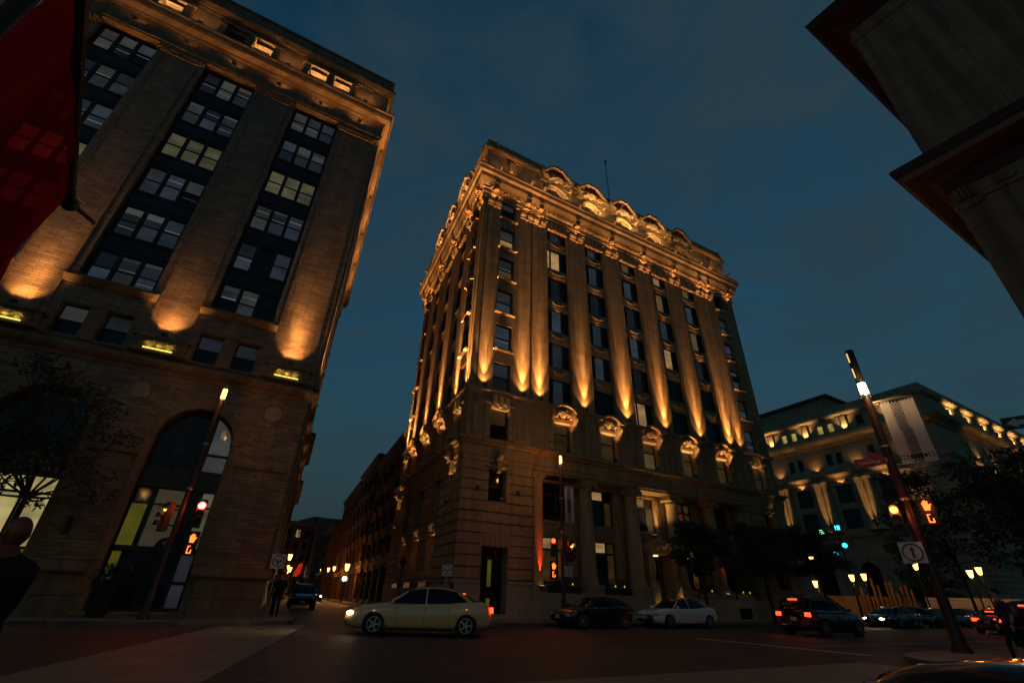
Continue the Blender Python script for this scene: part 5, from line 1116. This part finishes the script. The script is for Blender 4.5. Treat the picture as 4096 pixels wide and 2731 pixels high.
# globe lamp, hanging flag and shop sign up the street
gl = thing("globe_light", "white glowing globe lamp on a wall bracket up the side street", "lamp", T(SS(50, 10.9))); MB().ball((0,0,2.9),0.34,14,10).obj("globe", glow("globe_white", (0.85, 0.95, 1.0), 4.0), gl, smooth=True); MB().tube([(0,0,2.9),(0.5,0.2,2.9)],0.03,6).obj("bracket", M_black, gl)
fg = thing("hanging_flag", "red and white flag hanging over the far side street", "flag", frame(SS(70, 4.3)+Vector((0,0,3.4)), Vector((1,0.1,0))))
MB().poly([(0,0,0.1),(0.55,0.05,-0.1),(1.15,0,0.5),(1.2,0.05,2.1),(0.5,0,1.9)]).obj("flag_cloth", glow("flag_red_backlit", (0.9, 0.03, 0.01), 0.35, (0.5, 0.02, 0.01)), fg); MB().tube([(-1.2,0,2.3),(1.3,0,2.3)],0.03,6).obj("flag_pole", M_black, fg)  # cloth emits faintly, standing in for light from behind
# ================================================================== vehicles
M_tyre = plain("tyre_rubber", (0.012, 0.012, 0.012), 0.85); M_rim = plain("alloy_rim", (0.45, 0.44, 0.42), 0.3, 0.9)
M_glass = pane("car_glass", (1, 1, 1), 0, base=(0.006, 0.007, 0.008), rough=0.04)
H_on = glow("headlamp_on", (1.0, 0.78, 0.45), 14.0); H_off = plain("headlamp_off", (0.35, 0.34, 0.32), 0.12, 0.3); T_on = glow("tail_lamp_on", (1.0, 0.035, 0.01), 6.0); T_off = plain("tail_lamp_off", (0.16, 0.01, 0.008), 0.2)
M_plate = plain("number_plate", (0.5, 0.5, 0.48), 0.4); M_trim = plain("black_trim", (0.01, 0.01, 0.01), 0.5)
def paint(name, c, metal=0.0): return plain(name, c, 0.22, metal, 0.5, 1.0, 0.06)
def interp(tab, f):
    for (a, *va), (b, *vb) in zip(tab[:-1], tab[1:]):
        if a <= f <= b: k = (f-a)/(b-a); return [p+(q-p)*k for p, q in zip(va, vb)]
    return list(tab[-1][1:])
STY = {
 "sedan": dict(L=5.0, W=1.85, H=1.48, body=[(0,.40,.80,.70),(.02,.30,.98,.80),(.06,.24,1.05,.86),(.14,.20,1.07,.90),(.3,.18,1.0,.925),(.5,.18,.97,.925),(.7,.18,.96,.92),(.8,.19,.93,.91),(.9,.21,.86,.88),(.96,.25,.76,.81),(1,.34,.60,.68)],
   gh=[(.10,1.07,.70),(.20,1.30,.62),(.30,1.44,.60),(.40,1.48,.60),(.52,1.46,.60),(.60,1.36,.61),(.735,.96,.72)], wb=(.18,.80), r=.34),
 "hatch": dict(L=4.25, W=1.80, H=1.42, body=[(0,.42,.85,.72),(.02,.32,.98,.82),(.08,.22,1.04,.88),(.2,.18,1.02,.91),(.45,.18,.95,.90),(.65,.18,.92,.90),(.78,.19,.90,.89),(.9,.21,.80,.85),(.96,.26,.70,.78),(1,.36,.56,.64)],
   gh=[(.02,1.04,.66),(.10,1.22,.62),(.25,1.38,.60),(.40,1.42,.60),(.50,1.39,.60),(.58,1.28,.61),(.72,.93,.70)], wb=(.17,.79), r=.35),
 "suv": dict(L=4.7, W=1.9, H=1.75, body=[(0,.45,1.0,.78),(.02,.35,1.08,.86),(.08,.26,1.12,.91),(.3,.24,1.12,.94),(.6,.24,1.12,.94),(.75,.25,1.08,.93),(.88,.27,1.0,.90),(.96,.32,.88,.83),(1,.42,.70,.70)],
   gh=[(.01,1.12,.74),(.06,1.55,.68),(.12,1.70,.66),(.35,1.75,.66),(.52,1.72,.66),(.60,1.55,.67),(.71,1.12,.76)], wb=(.18,.80), r=.38),
}
def car(label, pos, heading, style, mat, head=False, tail=False, name="car", cat="car", L=None, group=None, roofsign=False, plate=True):
    S = STY[style]; Ln = L or S["L"]; W = S["W"]; d = Vector((math.sin(heading), math.cos(heading), 0)); root = thing(name, label, cat, frame(pos, d), group)
    NS = 30; mb = MB(); K = None; vs = []; fs = []
    for i in range(NS+1):
        f = i/NS; f = 0.5-0.5*math.cos(math.pi*f) if True else f
        zb, zt, w = interp(S["body"], f); w = w*W/1.85; x = (f-0.5)*Ln
        half = [(0, zb), (w*.80, zb), (w*.95, zb+.06), (w*.985, zb+.20*(zt-zb)+.03), (w*1.0, zb+.52*(zt-zb)), (w*.985, zb+.78*(zt-zb)), (w*.94, zt-.05), (w*.86, zt-.008), (w*.5, zt+.012), (0, zt+.018)]
        ringp = [(x, -y, z) for y, z in half]+[(x, y, z) for y, z in half[-2:0:-1]]
        K = len(ringp); vs += ringp
    for i in range(NS):
        for k in range(K): fs.append((i*K+k, (i+1)*K+k, (i+1)*K+(k+1) % K, i*K+(k+1) % K))
    fs += [tuple(range(K))[::-1], tuple(range(NS*K, (NS+1)*K))]
    mb._add(vs, fs); mb.obj("body", mat, root, smooth=True)
    # greenhouse
    gh = S["gh"]; top = [(f, z, w) for f, z, w in gh]; n = 14; vs = []; fs = []; f0, f1 = gh[0][0], gh[-1][0]
    for i in range(n+1):
        f = f0+(f1-f0)*i/n; z, w = interp(gh, f); bz, btop, bw = interp(S["body"], f); w *= W/1.85; bw *= W/1.85; x = (f-0.5)*Ln; zb = btop-0.06; k = max(0.02, min(1, (z-zb)/0.30))
        wt = w*0.97 if z-zb > 0.25 else bw*0.84+(w*0.97-bw*0.84)*k
        vs += [(x, -bw*.90, zb), (x, -(bw*.90+wt)/2-0.012, (zb+z)/2), (x, -wt, z-.05), (x, -wt*.8, z-.005), (x, 0, z+.015), (x, wt*.8, z-.005), (x, wt, z-.05), (x, (bw*.90+wt)/2+0.012, (zb+z)/2), (x, bw*.90, zb)]
    for i in range(n):
        for k in range(8): fs.append((i*9+k, (i+1)*9+k, (i+1)*9+k+1, i*9+k+1))
    g_ = MB(); g_._add(vs, fs); g_.obj("windows", M_glass, root, smooth=True)
    rf = MB(); fr_ = [i for i in range(n+1) if gh[1][0]+0.02 <= f0+(f1-f0)*i/n <= gh[-2][0]-0.01]
    rv = []; rfs = []
    for i in fr_:
        for k in range(2, 7): a = vs[i*9+k]; rv.append((a[0], a[1]*1.01, a[2]+0.012))
    for j in range(len(fr_)-1):
        for k in range(4): rfs.append((j*5+k, (j+1)*5+k, (j+1)*5+k+1, j*5+k+1))
    rf._add(rv, rfs); rf.obj("roof", mat, root, smooth=True)
    for sg in (0, 8):
        s2 = 2 if sg == 0 else 6
        def at_i(f): return min(n, max(0, round((f-f0)/(f1-f0)*n)))
        for fa, fb, r_ in ((gh[-1][0]-0.01, gh[-2][0]-0.01, .035), (0.46, 0.45, .032), (gh[0][0]+0.03, gh[1][0]+0.05, .055)):
            a, b_ = vs[at_i(fa)*9+sg], vs[at_i(fb)*9+s2]; MB().tube([a, b_], r_, 6).obj("roof_pillar", mat, root)
    for fw_, nm in ((S["wb"][0], "r"), (S["wb"][1], "f")):
        bw = interp(S["body"], fw_)[2]*W/1.85
        for sg in (-1, 1):
            M_ = T(Vector(((fw_-0.5)*Ln, sg*(bw-0.10), S["r"]))) @ (Matrix.Rotation(math.pi, 4, "Z") if sg > 0 else I4)
            MB().cyl_y((0,0.0), S["r"]+0.05, -0.085, 0.05, 22).obj("wheel_arch", M_trim, root, M_)
            wh = MB().cyl_y((0,0), S["r"], -0.125, 0.1, 24).obj("wheel", M_tyre, root, M_)
            rm = MB(); ring(rm, S["r"]*.60, S["r"]*.68, -0.135, -0.10, 20); rm.cyl_y((0,0), S["r"]*.14, -0.137, -0.10, 10)
            for k in range(5):
                a = 2*math.pi*k/5; c, s_ = math.cos(a), math.sin(a); q = S["r"]*.62; w_ = .035
                rm.plate([(-s_*w_, c*w_), (s_*w_, -c*w_), (q*c+s_*w_*.8, q*s_-c*w_*.8), (q*c-s_*w_*.8, q*s_+c*w_*.8)], -0.131, -0.105)
            rm.obj("rim", M_rim, wh)
    # lamps, grille, plates, mirrors, doors
    zf = interp(S["body"], .965)[1]; wf = interp(S["body"], .965)[2]*W/1.85; zr = interp(S["body"], .02)[1]; wr = interp(S["body"], .015)[2]*W/1.85
    for sg in (-1, 1):
        hl = MB(); hl.ball((0,0,0), (0.17,0.19,0.075), 10, 6); hl.obj("headlight", H_on if head else H_off, root, T(Vector((0.462*Ln, sg*(wf-0.13), zf-0.10))) @ Matrix.Rotation(sg*-0.35, 4, "Z"))
        tl = MB(); tl.box(-0.06,0.06,-0.20,0.20,-0.09,0.08); tl.obj("tail_light", T_on if tail else T_off, root, T(Vector((-0.5*Ln+0.045, sg*(wr-0.20), zr-0.16))) @ Matrix.Rotation(sg*0.25, 4, "Z"))
        xm = (gh[-1][0]-0.5)*Ln-0.22; wm = interp(S["body"], gh[-1][0])[2]*W/1.85; zm = interp(S["body"], gh[-1][0])[1]
        MB().ball((xm, sg*(wm+0.09), zm+0.06), (0.07,0.12,0.075), 8, 6).obj("wing_mirror", mat, root, smooth=True)
        for fx in (0.30, 0.47, 0.66):
            bw = interp(S["body"], fx)[2]*W/1.85
            if fx < 0.6: MB().box((fx-.5)*Ln+0.18, (fx-.5)*Ln+0.36, sg*(bw-0.005)-0.016, sg*(bw-0.005)+0.016, 0.80, 0.835).obj("door_handle", mat, root)
            MB().box((fx-.5)*Ln-0.006, (fx-.5)*Ln+0.006, sg*bw*0.99-0.012, sg*bw*0.99+0.004, 0.32, 0.85).obj("door_seam", M_trim, root)
        MB().box(-0.30*Ln+0.1, 0.30*Ln-0.25, sg*W*0.485-0.02, sg*W*0.485+0.02, 0.17, 0.25).obj("side_skirt", M_trim, root)
    MB().bbox(-0.5,0.5,-0.02,0.05,-0.09,0.09,0.01).obj("grille", M_trim, root, T(Vector((0.494*Ln, 0, zf-0.18))) @ Matrix.Rotation(R(90), 4, "Z"))
    MB().bbox(-0.62,0.62,-0.02,0.05,-0.07,0.07,0.01).obj("lower_grille", M_trim, root, T(Vector((0.497*Ln, 0, 0.40))) @ Matrix.Rotation(R(90), 4, "Z"))
    if plate: 
        MB().box(-0.16,0.16,-0.012,0.012,-0.08,0.08).obj("number_plate", M_plate, root, T(Vector((0.503*Ln, 0, 0.50))) @ Matrix.Rotation(R(90), 4, "Z")); MB().box(-0.16,0.16,-0.012,0.012,-0.08,0.08).obj("number_plate", M_plate, root, T(Vector((-0.503*Ln, 0, 0.72))) @ Matrix.Rotation(R(90), 4, "Z"))
    if tail: MB().box(-0.03,0.03,-0.22,0.22,-0.025,0.025).obj("brake_light", T_on, root, T(Vector(((gh[1][0]-0.5)*Ln-0.03, 0, gh[1][1]+0.0))))
    if head:
        for sg in (-1, 1): spot(root, (0.5*Ln+0.15, sg*(wf-0.13), zf-0.10), (1, 0, -0.07), 70, 70, 0.8, (1.0, 0.80, 0.5), 0.06)
    return root
HU = A1; HL = A1+math.pi
car("black hatchback parked at the kerb before the limestone tower", P(17.0, 21.75), HL, "hatch", paint("black_car_paint", (0.012, 0.012, 0.013)))
car("white sedan parked at the kerb behind the black hatchback", P(23.2, 21.85), HL, "sedan", paint("white_car_paint", (0.62, 0.60, 0.58)))
car("cream coloured sedan crossing the junction with its lights on", Vector((-3.0, 19.2, 0)), R(82)+math.pi, "sedan", paint("cream_car_paint", (0.80, 0.46, 0.18)), True, True)
car("dark SUV with red tail lights driving off along the avenue", Vector((16.3, 27.0, 0)), HU, "suv", paint("dark_plum_paint", (0.035, 0.022, 0.028)), False, True)
car("small dark car facing us with headlights on", Vector((30.6, 41.6, 0)), HL+R(8), "hatch", paint("dark_grey_paint", (0.03, 0.032, 0.035)), True, False)
car("pale gold sedan turning behind the car with headlights on", Vector((35.5, 45.0, 0)), R(118), "sedan", paint("gold_car_paint", (0.42, 0.36, 0.24), 0.5), False, False)
car("blue grey sedan with red tail lights in the right lane", Vector((34.0, 35.8, 0)), HU, "sedan", paint("blue_grey_paint", (0.06, 0.08, 0.095)), False, True)
car("black SUV with red tail lights beside the near pavement", Vector((24.6, 23.6, 0)), HU, "suv", paint("black_suv_paint", (0.014, 0.013, 0.014)), False, True, L=4.9)
GP = "cars parked before the square"
for i, (s, p) in enumerate(((47.5, 21.9), (53.6, 22.0), (59.5, 22.0))): car(("dark sedan parked first in the row before the square", "small dark hatchback parked between two sedans before the square", "brown sedan parked last in the row before the square")[i], P(s, p), HL, ("sedan", "hatch", "sedan")[i], paint("parked_paint", (0.02+0.02*i, 0.02+0.015*i, 0.02+0.01*i)), group=GP)
car("dark car with headlights on coming down the narrow side street", SS(47, 7.0), A2+math.pi, "sedan", paint("street_car_paint", (0.02, 0.02, 0.022)), True)
car("dark van like SUV standing on the left of the narrow side street", SS(17, 4.3), A2+math.pi, "suv", paint("street_suv_paint", (0.02, 0.02, 0.024)))
car("black car close by on the near side with dark windscreen", Vector((4.8, 2.95, 0)), A2, "sedan", paint("near_black_paint", (0.010, 0.010, 0.012)))

# ================================================================== people
def person(label, pos, heading, H=1.72, shirt=(0.01, 0.01, 0.012), pants=(0.012, 0.012, 0.014), skin=(0.42, 0.24, 0.17), hair=(0.02, 0.015, 0.012), bald=False, stride=0.28, lean=0.03, arm=0.25, sleeve="short", simple=False):
    k = H/1.75; d = Vector((math.sin(heading), math.cos(heading), 0)); M = frame(pos, d) @ Matrix.Rotation(0, 4, "Z")
    V, E, Rr = [], [], []
    def v(x, y, z, r, par=None):
        V.append((x*k+lean*z*0.3*k, y*k, z*k)); Rr.append(r*k)
        if par is not None: E.append((par, len(V)-1))
        return len(V)-1
    pel = v(0,0,0.95,0.145); wa = v(0,0,1.10,0.13,pel); ch = v(0.01,0,1.28,0.155,wa); sh = v(0,0,1.42,0.12,ch); nk = v(0.01,0,1.52,0.056,sh); hd0 = v(0.02,0,1.58,0.06,nk)
    hands = []
    for sg in (-1, 1):
        ph = sg*stride
        hip = v(0.0, sg*0.09, 0.90, 0.105, pel); kn = v(0.10*(1 if ph > 0 else 0.3)+ph*0.35, sg*0.10, 0.50, 0.068, hip); an = v(ph*0.9-0.05, sg*0.10, 0.10, 0.045, kn); to = v(ph*0.9+0.13, sg*0.12, 0.035, 0.038, an)
        so = v(0.0, sg*0.19, 1.41, 0.072, sh); el = v(-ph*arm, sg*0.26, 1.13, 0.047, so); wr = v(-ph*arm*1.3+0.10, sg*0.25, 0.90, 0.034, el); hands.append(((-ph*arm*1.3+0.10), sg*0.25, 0.90, sg))
    me = bpy.data.meshes.new("skel"); me.from_pydata(V, E, []); o = bpy.data.objects.new("skel", me); COL.objects.link(o)
    sm = o.modifiers.new("skin", "SKIN"); sm.use_smooth_shade = True
    for i, sv in enumerate(me.skin_vertices[0].data): sv.radius = (Rr[i], Rr[i]*(1.25 if i in (1, 2, 3, 0) else 1)); sv.use_root = (i == 0)
    ss = o.modifiers.new("sub", "SUBSURF"); ss.levels = 2; ss.render_levels = 2
    dg = bpy.context.evaluated_depsgraph_get(); body = bpy.data.meshes.new_from_object(o.evaluated_get(dg)); bpy.data.objects.remove(o)
    ms = plain("skin_tone", skin, 0.5); msh = plain("shirt_cloth", shirt, 0.9); mpa = plain("trouser_cloth", pants, 0.9); mso = plain("shoe_leather", (0.01, 0.01, 0.01), 0.5)
    # head, ears, nose, hands join the one body mesh
    mb = MB(); hz = 1.655*k; hx = 0.03*k+lean*1.6*0.3*k
    mb.ball((hx, 0, hz), (0.098*k, 0.078*k, 0.118*k), 16, 12); mb.ball((hx+0.02*k, 0, hz-0.055*k), (0.075*k, 0.06*k, 0.075*k), 12, 8)
    mb.ball((hx+0.097*k, 0, hz-0.02*k), (0.022*k, 0.014*k, 0.026*k), 6, 5); mb.ball((hx+0.085*k,0,hz-0.07*k),(0.014*k,0.026*k,0.008*k),6,4)
    for sg in (-1, 1): mb.ball((hx-0.005*k, sg*0.080*k, hz-0.015*k), (0.022*k, 0.012*k, 0.034*k), 7, 5)
    for x, y, z, sg in hands:
        x = x*k+lean*z*0.3*k; y *= k; z *= k
        mb.ball((x+0.01, y, z-0.055*k), (0.036*k, 0.018*k, 0.05*k), 8, 6)
        for j in range(4): mb.tube([(x-0.02*k+0.017*k*j, y, z-0.09*k), (x-0.018*k+0.018*k*j, y-sg*0.006*k, z-0.125*k-0.006*k*(j in (1,2))), (x-0.012*k+0.018*k*j, y-sg*0.016*k, z-0.155*k-0.010*k*(j in (1,2)))], [0.009*k,0.0085*k,0.007*k], 6)
        mb.tube([(x+0.03*k, y, z-0.035*k), (x+0.052*k, y-sg*0.008*k, z-0.065*k), (x+0.055*k, y-sg*0.012*k, z-0.092*k)], [0.011*k,0.010*k,0.008*k], 6)
    nb = len(body.vertices); vsx = [tuple(q.co) for q in body.vertices]+mb.v; fsx = [tuple(p.vertices) for p in body.polygons]+[tuple(i+nb for i in f) for f in mb.f]; nbf = len(body.polygons)
    me2 = bpy.data.meshes.new("person"); me2.from_pydata(vsx, [], fsx)
    for m_ in (ms, msh, mpa, mso): me2.materials.append(m_)
    lim = 1.14 if sleeve == "short" else 0.92
    for i, p_ in enumerate(me2.polygons):
        p_.use_smooth = True; c = p_.center/k
        if i >= nbf: p_.material_index = 0; continue
        armz = abs(c.y) > 0.205 and c.z < 1.36
        if c.z > 1.475: mi = 0
        elif armz: mi = 0 if c.z < lim else 1
        elif c.z > 0.93: mi = 1
        elif c.z < 0.075: mi = 3
        else: mi = 2
        p_.material_index = mi
    o = inst("person", me2, None, M); tag(o, label, "person")
    if not bald:
        hb = MB(); hb.ball((hx-0.012*k, 0, hz+0.022*k), (0.103*k, 0.086*k, 0.108*k), 14, 10); hb.v = [(a, b, max(c, hz-0.02*k-0.4*(hx-a))) for a, b, c in hb.v]; hb.obj("hair", plain("hair_dark", hair, 0.7), o, smooth=True)
    return o
person("bald man in a dark shirt walking in the street by the crosswalk", Vector((-3.62, 3.72, 0)), R(-75), 1.66, (0.008, 0.008, 0.010), bald=True, skin=(0.13, 0.045, 0.03), arm=0.5)
person("person in a purple shirt walking on the near right pavement", Vector((13.15, 13.7, 0.14)), R(-60), 1.66, (0.06, 0.035, 0.10), (0.012, 0.012, 0.02))
person("person in dark clothes waiting at the brick block's street corner", SS(1.5, 2.2)+Vector((0,0,0.14)), R(140), 1.74, (0.012, 0.010, 0.010), stride=0.05)
person("tall person in black beside the corner sign post", SS(0.2, 2.5)+Vector((0,0,0.14)), R(170), 1.82, (0.010, 0.008, 0.008), stride=0.06)
person("passer-by in a dark coat before the far white hoarding", Vector((47.0, 50.3, 0.0)), R(200), 1.75, (0.012, 0.012, 0.012), stride=0.2, sleeve="long")
person("second passer-by in black before the far white hoarding", Vector((48.2, 49.6, 0.0)), R(210), 1.8, (0.010, 0.010, 0.012), stride=0.15, sleeve="long")
person("pedestrian in dark jacket standing by the forked turn sign post", Vector((-3.25, 26.6, 0.14)), R(-90), 1.72, (0.014, 0.012, 0.014), stride=0.08, sleeve="long")

# ================================================================== trees and planting
M_bark = mottled("tree_bark", (0.030, 0.022, 0.016), (0.06, 0.045, 0.03), 0.95, 5, 0.5, 25)
def leafmat(name, c1, c2):
    m, t, b = newmat(name); oi = N(t, "ShaderNodeTexCoord"); n1 = N(t, "ShaderNodeTexNoise"); n1.inputs["Scale"].default_value = 2.5; t.links.new(oi.outputs["Object"], n1.inputs[0])
    rp = N(t, "ShaderNodeValToRGB"); rp.color_ramp.elements[0].color = (*c1, 1); rp.color_ramp.elements[1].color = (*c2, 1); t.links.new(n1.outputs["Fac"], rp.inputs[0]); t.links.new(rp.outputs[0], b.inputs["Base Color"]); b.inputs["Roughness"].default_value = 0.55; return m
M_leaf = leafmat("dark_leaves", (0.018, 0.028, 0.010), (0.045, 0.06, 0.02)); M_box = leafmat("boxwood_leaves", (0.012, 0.022, 0.010), (0.03, 0.045, 0.018))
def leafcloud(mb, centres, per, rad, size, rnd, flat=0.75):
    for c in centres:
        for _ in range(per):
            while True:
                p = Vector((rnd.uniform(-1,1), rnd.uniform(-1,1), rnd.uniform(-1,1)))
                if p.length < 1: break
            p = Vector(c)+Vector((p.x*rad, p.y*rad, p.z*rad*flat)); n_ = Vector((rnd.gauss(0,1), rnd.gauss(0,1), rnd.gauss(0.4,1))).normalized(); a = n_.orthogonal().normalized(); a.rotate(Matrix.Rotation(rnd.uniform(0,6.28), 3, n_)); b_ = n_.cross(a); s = size*rnd.uniform(0.6, 1.3)
            mb._add([p-a*s, p+b_*s*0.38, p+a*s, p-b_*s*0.38], [(0,1,2,3)])
def tree(label, pos, H, crown, z0, seed, group=None, n=26, per=90, size=0.13, lean=(0,0)):
    rnd = random.Random(seed); root = thing("street_tree", label, "tree", T(pos), group); tr = MB()
    top = Vector((lean[0], lean[1], z0+0.4)); tr.tube([(0,0,-0.05),(lean[0]*.3,lean[1]*.3,z0*0.5),tuple(top)], [0.13,0.10,0.085], 8); cs = []
    for i in range(n):
        a = rnd.uniform(0, 6.28); q = rnd.random()**0.6; zz = rnd.uniform(0.05, 1.0); rr = crown*q*(1-0.45*abs(zz-0.4)); c = Vector((lean[0]+rr*math.cos(a), lean[1]+rr*math.sin(a), z0+(H-z0)*zz)); cs.append(c)
        if i % 2 == 0:
            m = top.lerp(c, 0.5)+Vector((0,0,-0.1)); tr.tube([tuple(top), tuple(m), tuple(c)], [0.05,0.032,0.012], 5)
            for _ in range(2):
                e = c+Vector((rnd.uniform(-.6,.6), rnd.uniform(-.6,.6), rnd.uniform(-.3,.5))); tr.tube([tuple(m.lerp(c, .6)), tuple(e)], [0.018,0.006], 4)
    tr.obj("trunk", M_bark, root); lf = MB(); leafcloud(lf, cs, per, crown*0.30, size, rnd, 0.55); lf.obj("crown", M_leaf, root)
    return root
tree("feathery dark tree on the kerb before the lit arched window of the brick block", Vector((-17.6, 17.6, 0.14)), 8.6, 2.5, 3.4, 31, n=34, per=85, size=0.12)
tree("slim dark tree leaning over the pavement beside the brick block's left arch", Vector((-20.3, 16.9, 0.14)), 7.6, 2.3, 3.6, 32, n=26, per=80, size=0.12)
tree("dark street tree before the limestone tower's canopied entrance", P(28.4, 24.0, 0.14), 5.9, 2.1, 2.9, 33, n=46, per=150, size=0.13)
tree("dark street tree before the right end of the limestone tower", P(35.2, 24.0, 0.14), 6.4, 2.6, 3.0, 34, n=54, per=150, size=0.13)
tree("street tree beyond the limestone tower on the avenue kerb", P(42.5, 24.1, 0.14), 6.9, 2.3, 3.2, 35, n=40, per=140, size=0.14)
tree("tall dark tree rising behind the thick dark red lamp post", Vector((36.5, 40.2, 0.14)), 12.0, 4.0, 4.0, 36, n=30, per=90, size=0.22)
tree("broad dark tree on the near pavement beside the avenue", Vector((27.8, 26.0, 0.14)), 8.4, 3.2, 4.2, 37, n=32, per=90, size=0.17)
tree("large dark tree further along the near pavement", Vector((34.6, 29.6, 0.14)), 10.2, 3.8, 4.2, 38, n=34, per=90, size=0.2)
tree("rounded dark tree standing on the square before the public building", Vector((52.0, 62.0, 0.0)), 9.2, 3.4, 2.2, 39, n=44, per=110, size=0.24)
G_acc = glow("accent_yellow", (0.9, 0.75, 0.08), 0.7)
def shrub_box(label, M, w, n, seed):
    rnd = random.Random(seed); root = thing("planter_box", label, "planter", M); MB().bbox(-w/2, w/2, -0.30, 0.25, 0, 0.42, 0.03).obj("trough", M_black, root)
    for k in range(n):
        lf = MB(); leafcloud(lf, [((k-(n-1)/2)*w/n, 0, 0.72)], 260, 0.36, 0.055, rnd, 1.0); lf.obj("clipped_shrub", M_box, root)
    for k in (-1, 1): MB().ball((k*0.4,-0.36,0.52),(0.04,0.04,0.07),6,5).obj("accent_light", G_acc, root)
    return root
for i, x in enumerate((7.8, 12.14, 20.8, 25.2)): shrub_box(("trough of clipped shrubs below the window beside the tower's corner door", "trough of clipped shrubs left of the tower's canopied entrance", "trough of clipped shrubs right of the tower's canopied entrance", "trough of clipped shrubs below the tower's last columned window")[i], MF_root @ T(Vector((x, -0.1+0.35, 1.56))), 2.2, 3, 60+i)
pt_ = thing("planter_pot", "dark tapered planter with bushy plant beside the brick block's entrance", "planter", T(P(-3.9, 25.4, 0.14)))
MB().lathe([(0.0,0.0),(0.30,0.0),(0.42,0.75),(0.46,0.78),(0.40,0.8),(0,0.76)], (0,0,0), 16).obj("pot", M_black, pt_); lf = MB(); leafcloud(lf, [(0,0,1.1),(0.15,0.1,1.5),(-0.2,0,1.35)], 260, 0.5, 0.08, random.Random(5), 1.0); lf.obj("foliage", M_box, pt_)
# white hoarding and timber stakes before the public building
M_hoard = plain("white_hoarding", (0.45, 0.43, 0.42), 0.8); M_timber = mottled("raw_timber", (0.20, 0.10, 0.04), (0.32, 0.17, 0.07), 0.8, 3, 0.2)
hd = thing("site_hoarding", "white panelled hoarding along the square before the public building", "hoarding", frame(Vector((46.5, 57.0, 0)), Vector((0.70, -0.71, 0))))
for k in range(6): MB().bbox(1.9*k, 1.9*k+1.86, 0, 0.06, 0.1, 2.5, 0.01).obj("hoarding_panel", M_hoard, hd)
fc = thing("timber_palisade", "raw timber stakes of uneven height beside the white hoarding", "fence", frame(Vector((42.0, 60.5, 0)), Vector((0.70, -0.71, 0))))
rnd = random.Random(9)
for k in range(12): h_ = rnd.uniform(2.4, 4.6); MB().box(0.42*k, 0.42*k+0.2, rnd.uniform(-.3,.3), 0.35, 0, h_).obj("stake", M_timber, fc)
lw = thing("low_wall", "low pale stone wall edging the square before the public building", "wall", frame(Vector((37.5, 66.0, 0)), Vector((0.75, -0.66, 0)))); MB().bbox(0, 11, 0, 0.5, 0, 2.3, 0.03).obj("wall_body", M_paleston, lw); MB().bbox(-0.1, 11.1, -0.1, 0.6, 2.3, 2.5, 0.03).obj("coping", M_paleston, lw)

# ================================================================== red flag overhead at the left
m, t, b = newmat("red_flag_cloth"); t.nodes.remove(b)
df = N(t, "ShaderNodeBsdfDiffuse"); df.inputs[0].default_value = (0.30, 0.008, 0.010, 1); tl_ = N(t, "ShaderNodeBsdfTranslucent"); tl_.inputs[0].default_value = (0.45, 0.010, 0.010, 1); tp = N(t, "ShaderNodeBsdfTransparent"); tp.inputs[0].default_value = (0.75, 0.05, 0.06, 1)
x1 = N(t, "ShaderNodeMixShader"); x1.inputs[0].default_value = 0.5; x2 = N(t, "ShaderNodeMixShader"); x2.inputs[0].default_value = 0.42
t.links.new(df.outputs[0], x1.inputs[1]); t.links.new(tl_.outputs[0], x1.inputs[2]); t.links.new(x1.outputs[0], x2.inputs[1]); t.links.new(tp.outputs[0], x2.inputs[2]); t.links.new(x2.outputs[0], t.nodes["Material Output"].inputs[0]); M_flag = m
fA = Vector((-5.05, 3.8, 5.0)); fB = Vector((-3.10, 1.57, 5.0))
fl = thing("red_banner_flag", "sheer dark red flag hung from an overhead rod at the near left", "flag", frame(Vector((fB.x, fB.y, 0)), fA-fB))
Lr = (fA-fB).length; mb = MB(); nx, nz = 16, 22; Hf = 2.6
def fp(i, j):
    x = Lr*i/nx; zz = j/nz; swing = 0.20*math.sin(2.6*x+1.3*zz)*(0.15+zz)+0.05*math.sin(9*x+3*zz)*(0.3+zz); return (x-0.10*zz*zz*(x/Lr)*2, swing+0.05*math.sin(7*x)*zz, 4.98-Hf*zz*(1-0.0*x))
for i in range(nx):
    for j in range(nz): mb.poly([fp(i,j), fp(i+1,j), fp(i+1,j+1), fp(i,j+1)])
mb.obj("flag_cloth", M_flag, fl, smooth=True)
MB().tube([(-0.1,0,5.0),(Lr+0.03,0,5.0)],0.045,10).obj("flag_rod", M_black, fl)
MB().ball((Lr+0.02,0,5.0),(0.09,0.09,0.09),8,6).tube([(Lr,0,5.0),(Lr+0.28,-0.22,5.03)],[0.03,0.02],6).obj("rod_finial", M_black, fl)
MB().lathe([(0.12,0.14),(0.12,0.4),(0.07,0.5),(0.06,5.2),(0,5.22)], (-0.25,0,0), 10).tube([(-0.25,0,5.0),(0,0,5.0)],0.03,6).obj("flag_post", M_black, fl)
